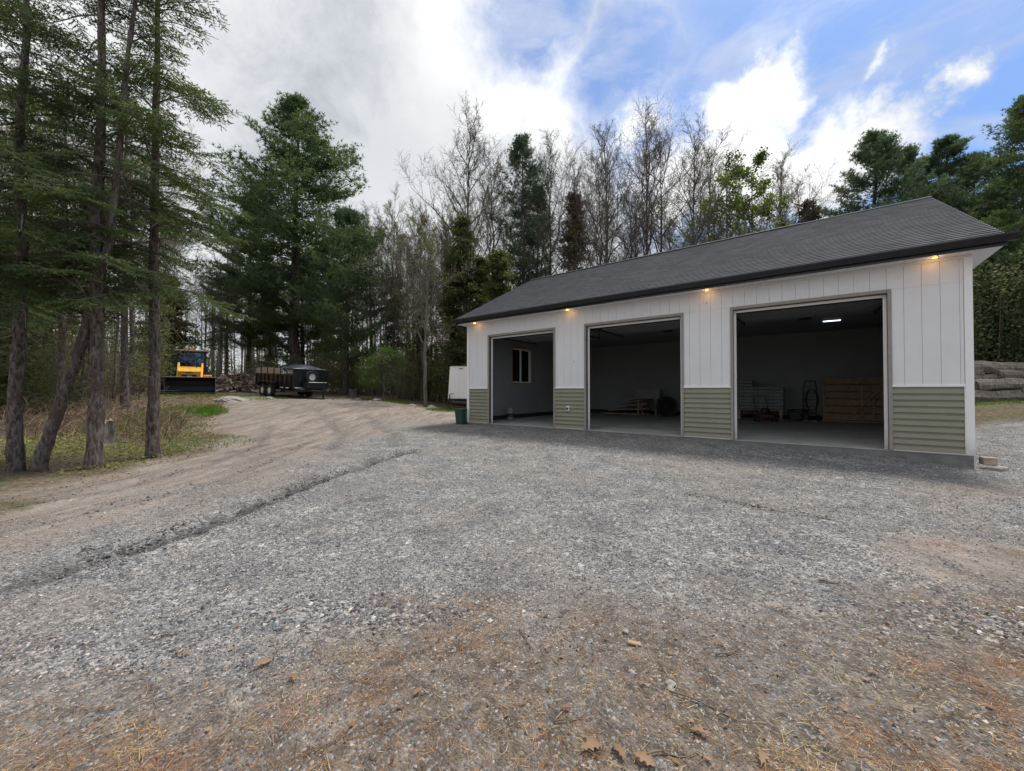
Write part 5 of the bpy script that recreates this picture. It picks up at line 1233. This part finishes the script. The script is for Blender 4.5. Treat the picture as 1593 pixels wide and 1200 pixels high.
def hedge():
    rng = np.random.default_rng(31); mb = MB()
    n = 330; x = rng.uniform(15.8, 26, n); y = rng.uniform(17.2, 19.6, n); z = height(x, y); h = rng.uniform(2.2, 6.6, n)
    P0 = np.stack([x, y, z], 1); P1 = P0+np.stack([rng.normal(size=n)*.3, rng.normal(size=n)*.3, h], 1); segs(mb, P0, P1, np.full(n, .02), np.full(n, .006), 4, 0)
    m = 230; i = np.repeat(np.arange(n), m); t = rng.uniform(.05, 1.0, len(i)); c = P0[i]+(P1-P0)[i]*t[:, None]+rng.normal(size=(len(i), 3))*np.array([.28, .28, .12])
    leaves(mb, c, rng.uniform(.09, .19, len(c)), rng, 1)
    o = mb.build('hedge', [M['twig'], M['vine']], recalc=False); tag(o, 'tall leafy hedge behind the stacked logs at the right edge', 'hedge')
hedge()
# fresh green shrub and thin tree by the garage
pSh = Proto('green_shrub', leafy_tree(81, 3.2, .03, 4600, .085, first=.22, spread=.85, up=.75, nb=22), 'barkG', ['twig', 'shrub'])
plant(pSh, 596, 22.8, 'fresh green rounded shrub at the wood edge right of the broad pine', 'shrub', top=548, H0=3.2, rz=1, wide=1.25, trunk='stems', crown='foliage')
plant(pSh, 583, 23.6, 'smaller green shrub joined to the left side of the fresh rounded one', 'shrub', top=562, H0=3.2, rz=2.4, wide=1.2, trunk='stems', crown='foliage')
pTh = Proto('bare_tree', bare_tree(91, 9, .10, .25, .5, 16, .8, buds=2500, budsize=.07), 'barkG', ['twig', 'bud'])
plant(pTh, 661, 21.7, 'crooked pale young tree beside the rocks left of the cargo trailer', 'bare tree', top=330, H0=9, rz=.4, wide=.8)
# ------------------------------------------------------------------ ground cover
def grass():
    rng = np.random.default_rng(41); mb = MB()
    def patch(cx, cy, rx, ry, n, hmin, hmax):
        a = rng.uniform(0, 6.283, n); r = np.sqrt(rng.random(n)); x = cx+np.cos(a)*r*rx; y = cy+np.sin(a)*r*ry
        k = fbm(x, y, 1.3, 3)+.15*rng.random(n) > .48; x, y = x[k], y[k]; n = len(x)
        D = unit(rng.normal(size=(n, 3))*np.array([.4, .4, .1])+np.array([0, 0, 1])); spikes(mb, np.stack([x, y, height(x, y)-.01], 1), D, rng.uniform(hmin, hmax, n), rng.uniform(.012, .026, n), rng)
    patch(at(285, 15.2), 15.2, 1.5, 1.8, 5200, .10, .28); patch(at(225, 12.6), 12.6, 1.8, 1.2, 2200, .05, .16)
    patch(-9.5, 9.8, 3.0, 1.6, 2200, .04, .12); patch(-15.5, 21.0, 3.5, 1.6, 3000, .05, .15); patch(at(610, 23), 22.6, 1.6, .7, 2200, .06, .18); patch(at(700, 21), 20.2, 1.2, .8, 1500, .06, .2)
    patch(19, 15.2, 4, .5, 1700, .04, .16)
    o = mb.build('grass', M['grass'], recalc=False); tag(o, 'bright green grass tufts beside the drive and the logs', 'grass', kind='stuff')
    # low leafy plants on the wood floor
    mb = MB(); n = 9000; x = rng.uniform(-13, -5.4, n); y = rng.uniform(6.3, 13, n); k = (x < xb(y)-.2) & (fbm(x, y, .9, 8) > .46); x, y = x[k], y[k]
    c = np.stack([x, y, height(x, y)+rng.uniform(.01, .10, len(x))], 1); leaves(mb, c, rng.uniform(.03, .075, len(c)), rng, 0, .6)
    o = mb.build('ground_cover', M['under'], recalc=False); tag(o, 'low green plants on the floor under the spruces', 'ground cover', kind='stuff')
    # dry arching stalks
    mb = MB(); n = 1500; x = rng.uniform(-20, -8.4, n); y = rng.uniform(10.2, 14.5, n); k = x < xb(y)-.9; x, y = x[k], y[k]; n = len(x)
    p = np.stack([x, y, height(x, y)], 1); d = unit(rng.normal(size=(n, 3))*np.array([.6, .6, .1])+np.array([0, 0, 1])); L = rng.uniform(.15, .38, n)[:, None]; r = .008
    for j in range(4):
        q = p+d*L; segs(mb, p, q, np.full(n, r), np.full(n, r*.8), 3); p = q; d = unit(d+np.array([0, 0, -.42])+rng.normal(size=(n, 3))*.16); r *= .8
    o = mb.build('dry_stalks', M['dry'], recalc=False); tag(o, 'tan dry arching stalks behind the spruce trunks', 'dry brush', kind='stuff')
    # fallen leaves
    mb = MB(); n = 30000; x = rng.uniform(-22, -4.8, n); y = rng.uniform(4.4, 24, n); k = (x < xb(y)+.5*rng.random(n)); x, y = x[k], y[k]
    x2 = rng.uniform(-14, 24, 4000); y2 = rng.uniform(21, 26, 4000); x = np.r_[x, x2]; y = np.r_[y, y2]
    x3 = rng.uniform(-2.8, 4, 260); y3 = rng.uniform(1.1, 2.5, 260); x = np.r_[x, x3]; y = np.r_[y, y3]
    s_ = np.r_[rng.uniform(.45, 1.1, len(x)-260)*np.interp(y[:-260], [4, 8, 14], [.035, .055, .09]), rng.uniform(.015, .035, 260)]
    leaves(mb, np.stack([x, y, height(x, y)+.012], 1), s_, rng, 0, .75)
    o = mb.build('leaf_litter', M['deadleaf'], recalc=False); tag(o, 'brown fallen leaves over the wood floor', 'leaf litter', kind='stuff')
grass()
def loose_stones():
    rng = np.random.default_rng(51)
    O = np.array([[1, 0, 0], [-1, 0, 0], [0, 1, 0], [0, -1, 0], [0, 0, 1], [0, 0, -1]], float)
    F = np.array([[0, 2, 4], [2, 1, 4], [1, 3, 4], [3, 0, 4], [2, 0, 5], [1, 2, 5], [3, 1, 5], [0, 3, 5]])
    xs_, ys_, rs_ = [], [], []
    def band(y0, y1, n, r0, r1):
        y = rng.uniform(y0, y1, n); x = rng.uniform(-1.36, 1.36, n)*y; xs_.append(x); ys_.append(y); rs_.append((r0+(r1-r0)*rng.random(n)**2.2)*.74)
    band(1.15, 1.9, 20000, .0022, .010); band(1.9, 2.8, 40000, .003, .012); band(2.8, 4.2, 56000, .004, .0135); band(4.2, 6.5, 56000, .006, .016); band(6.5, 11, 30000, .009, .02)
    x = np.concatenate(xs_); y = np.concatenate(ys_); r = np.concatenate(rs_)
    dirt, forest, soil, needle, tr = zones(x, y); p = (1-.88*dirt)*(1-.93*forest)*(1-.72*soil)*(1-.5*needle)*(.45+.75*fbm(x, y, 2.4, 61)); p *= 1-.8*np.clip(tr, 0, 1)
    s_ = (x-GX)*gd[0]+(y-GY)*gd[1]; t_ = (x-GX)*gn[0]+(y-GY)*gn[1]; p = np.where((t_ > -.03) & (s_ > 0) & (s_ < GL), 0, p)
    # a dark heap of coarser crushed stone on the right and by the middle
    k = rng.random(len(x)) < p; x, y, r = x[k], y[k], r[k]
    for (cx, cy, sx, sy, n, ra, rb) in ((2.75, 2.28, .28, .10, 900, .006, .016), (-1.0, 2.42, .45, .09, 900, .006, .017), (-2.2, 2.05, .3, .08, 400, .006, .015), (1.9, 1.55, .5, .12, 300, .004, .012)):
        x = np.r_[x, cx+rng.normal(size=n)*sx]; y = np.r_[y, cy+rng.normal(size=n)*sy]; r = np.r_[r, rng.uniform(ra, rb, n)]
    R_ = np.array(RUTS[0][0]); u = rng.random(4200)*(len(R_)-1); i_ = u.astype(int); q = R_[i_]+(R_[i_+1]-R_[i_])*(u-i_)[:, None]; w_ = rng.normal(size=4200)*.11
    x = np.r_[x, q[:, 0]+w_]; y = np.r_[y, q[:, 1]+rng.normal(size=4200)*.05]; r = np.r_[r, .003+.008*rng.random(4200)**2.5]
    n = len(x); z = height(x, y)
    V = O[None]*(1+rng.normal(size=(n, 6, 1))*.22)+rng.normal(size=(n, 6, 3))*.16
    V *= np.stack([rng.uniform(.7, 1.25, n), rng.uniform(.7, 1.25, n), rng.uniform(.4, .85, n)], 1)[:, None]*r[:, None, None]
    a = rng.uniform(0, 6.283, n); c, s = np.cos(a)[:, None], np.sin(a)[:, None]
    V = np.stack([V[..., 0]*c-V[..., 1]*s, V[..., 0]*s+V[..., 1]*c, V[..., 2]], -1)+np.stack([x, y, z+r*.18], 1)[:, None]
    mb = MB(); mb.add(V.reshape(-1, 3), (F[None]+(np.arange(n)*6)[:, None, None]).reshape(-1, 3))
    o = mb.build('loose_gravel', M['stones'], recalc=False); tag(o, 'loose crushed stone over the yard', 'gravel', kind='stuff')
    # dark damp clods turned up along the wheel ruts
    mb = MB(); X_, Y_, R2 = [], [], []
    for (pts, w, dp, _), n_ in zip(RUTS, (6000, 350, 350, 250, 250, 260)):
        P_ = np.array(pts); u = rng.random(n_)*(len(P_)-1); i_ = u.astype(int); q = P_[i_]+(P_[i_+1]-P_[i_])*(u-i_)[:, None]
        keep = fbm(q[:, 0], q[:, 1], 2.2, 77) > .42; q = q[keep]; n_ = len(q); X_.append(q[:, 0]+rng.normal(size=n_)*w*.75); Y_.append(q[:, 1]+rng.normal(size=n_)*w*.5); R2.append(.004+.016*rng.random(n_)**2.6)
    x, y, r = map(np.concatenate, (X_, Y_, R2)); n = len(x)
    V = O[None]*(1+rng.normal(size=(n, 6, 1))*.25)+rng.normal(size=(n, 6, 3))*.2; V = V*np.stack([np.ones(n), np.ones(n), rng.uniform(.5, .9, n)], 1)[:, None]*r[:, None, None]+np.stack([x, y, height(x, y)+r*.25], 1)[:, None]
    mb.add(V.reshape(-1, 3), (F[None]+(np.arange(n)*6)[:, None, None]).reshape(-1, 3))
    o = mb.build('soil_clods', mat('damp_soil', (.085, .078, .072), .95, var=.4, scale=14), recalc=False); tag(o, 'dark damp clods along the wheel ruts', 'soil clods', kind='stuff')
    # needles and bits of twig
    mb = MB(); n = 150000; y = 1.15+rng.random(n)**1.3*3.6; x = rng.uniform(-1.36, 1.36, n)*y
    _, forest, soil, needle, _ = zones(x, y); k = rng.random(n) < np.clip(needle*.9+soil*.34+.02, 0, 1); x, y = x[k], y[k]; n = len(x)
    D = unit(rng.normal(size=(n, 3))*np.array([1, 1, .18])); spikes(mb, np.stack([x, y, height(x, y)+rng.uniform(.002, .012, n)], 1), D, .010+.075*rng.random(n)**2.5, rng.uniform(.0012, .0026, n), rng)
    o = mb.build('pine_needle_litter', M['needle'], recalc=False); tag(o, 'rusty fallen pine needles scattered over the near ground', 'needles', kind='stuff')
loose_stones()
def twig(px, py, L, ang, label, seed, r=.004, mt='twig', curl=.25):
    Y = 609.2*CAMZ/(py-608.5); x = at(px, Y); rng = np.random.default_rng(seed); n = 10; P = []; a = ang; q = np.array([x, Y]); sg = rng.choice([-1, 1])
    for i in range(n): P.append((q[0], q[1], gz(q[0], q[1])+r+.004+.006*math.sin(i*.8))); a += rng.normal()*.16+sg*curl/n*2; q = q+np.array([math.cos(a), math.sin(a)])*L/n
    m = MB(); m.tube(P, np.linspace(r, r*.4, n), 6)
    for j in (3, 6):
        b = P[j]; aa = ang+rng.choice([-1, 1])*.8; m.tube([b, (b[0]+math.cos(aa)*L*.12, b[1]+math.sin(aa)*L*.12, b[2]+.01), (b[0]+math.cos(aa)*L*.2, b[1]+math.sin(aa)*L*.22, b[2]+.008)], [r*.5, r*.4, r*.2], 5)
    o = m.build('twig', M[mt], None, smooth=True); tag(o, label, 'twig')
for a in ((1270, 905, .14, -.35, 'short dark thick stick lying left of the crushed stone patch', 1, .009), (1110, 1018, .16, .2, 'dark curled twig on the litter right of centre', 2, .005), (1040, 1075, .34, -.25, 'long dark thin twig below the curled one', 3, .004), (808, 975, .20, -1.5, 'upright seeming thin pale stalk in the centre foreground', 4, .0035, 'dry'),
          (480, 1168, .30, .75, 'long straight pale stalk at the lower middle', 5, .003, 'dry', .02), (430, 1020, .22, 2.0, 'thin dark twig left of the rusty needle patch', 6, .003), (200, 1100, .26, .9, 'thin dark twig at the lower left', 7, .003, 'twig', .05), (1000, 1175, .22, .5, 'pale forked twig at the bottom edge', 8, .004, 'dry'),
          (255, 985, .10, .5, 'short pale stick lying in the left gravel', 9, .004, 'dry', .02), (860, 1120, .18, .2, 'thin brown twig just above the bottom litter', 10, .003)): twig(*a)
def oak_leaf(px, py, s, rz, label, mt='deadleaf', tilt=.2, curl=.25):
    Y = 609.2*CAMZ/(py-608.5); x = at(px, Y)
    prof = [(0, .03), (.10, .05), (.16, .20), (.24, .12), (.32, .13), (.42, .34), (.52, .16), (.60, .15), (.70, .30), (.78, .14), (.88, .13), (1.0, .0)]
    V = []; F = []
    for i, (u, w) in enumerate(prof):
        zc = .10*math.sin(u*3.1); V += [(u-.5, -w, zc+w*curl), (u-.5, 0, zc), (u-.5, w, zc+w*curl*.7)]
    V = np.array(V)*s; n = len(V); V2 = V-np.array([0, 0, .0012])
    for i in range(len(prof)-1):
        a = i*3; F += [[a, a+3, a+4, a+1], [a+1, a+4, a+5, a+2], [n+a+1, n+a+4, n+a+3, n+a], [n+a+2, n+a+5, n+a+4, n+a+1]]
    m = MB(); m.faces(np.concatenate([V, V2]), F); b = m.build('dead_leaf', M[mt], None, smooth=True, loc=(x, Y, gz(x, Y)+.014), rot=(tilt, tilt*.5, rz), recalc=False)
    m2 = MB(); m2.tube([(-.5*s, 0, .0), (-.62*s, .01*s, .004), (-.78*s, .04*s, .0)], [.0016, .0013, .001], 5); m2.build('leaf_stalk', M['dry'], b, recalc=False)
    tag(b, label, 'leaf')
for a in ((918, 1160, .085, .3, 'reddish lobed dead leaf left of the bottom flat stone'), (960, 1168, .075, 1.9, 'upright curled lobed leaf just above the bottom flat stone'), (1000, 1182, .08, -.6, 'pale lobed leaf right of the bottom flat stone'), (1085, 1140, .07, 2.6, 'large tan lobed leaf right of the bottom litter'),
          (1180, 1178, .07, 1.0, 'brown lobed leaf nearest the bottom right of centre'), (414, 1028, .075, .9, 'folded brown leaf standing by the rusty needle patch'), (460, 1050, .06, 2.2, 'curled tan leaf right of the folded brown one'), (880, 1100, .05, 3.0, 'small tan leaf above the reddish lobed one'),
          (1350, 1045, .045, .2, 'small yellowish leaf in the right foreground'), (650, 1075, .045, 1.2, 'small orange brown leaf ring shaped in the middle foreground'), (293, 1010, .05, .5, 'small pale leaf in the left foreground')): oak_leaf(*a)
m = MB(); Y = 609.2*CAMZ/(998-608.5); m.bbox(-.035, .035, -.014, .014, 0, .012, .003); o = m.build('wood_chip', M['wood'], None, loc=(at(985, Y), Y, gz(at(985, Y), Y)+.004), rot=(0, .1, -.2)); tag(o, 'tan wood chip lying beside the oval pale pebble', 'wood chip')
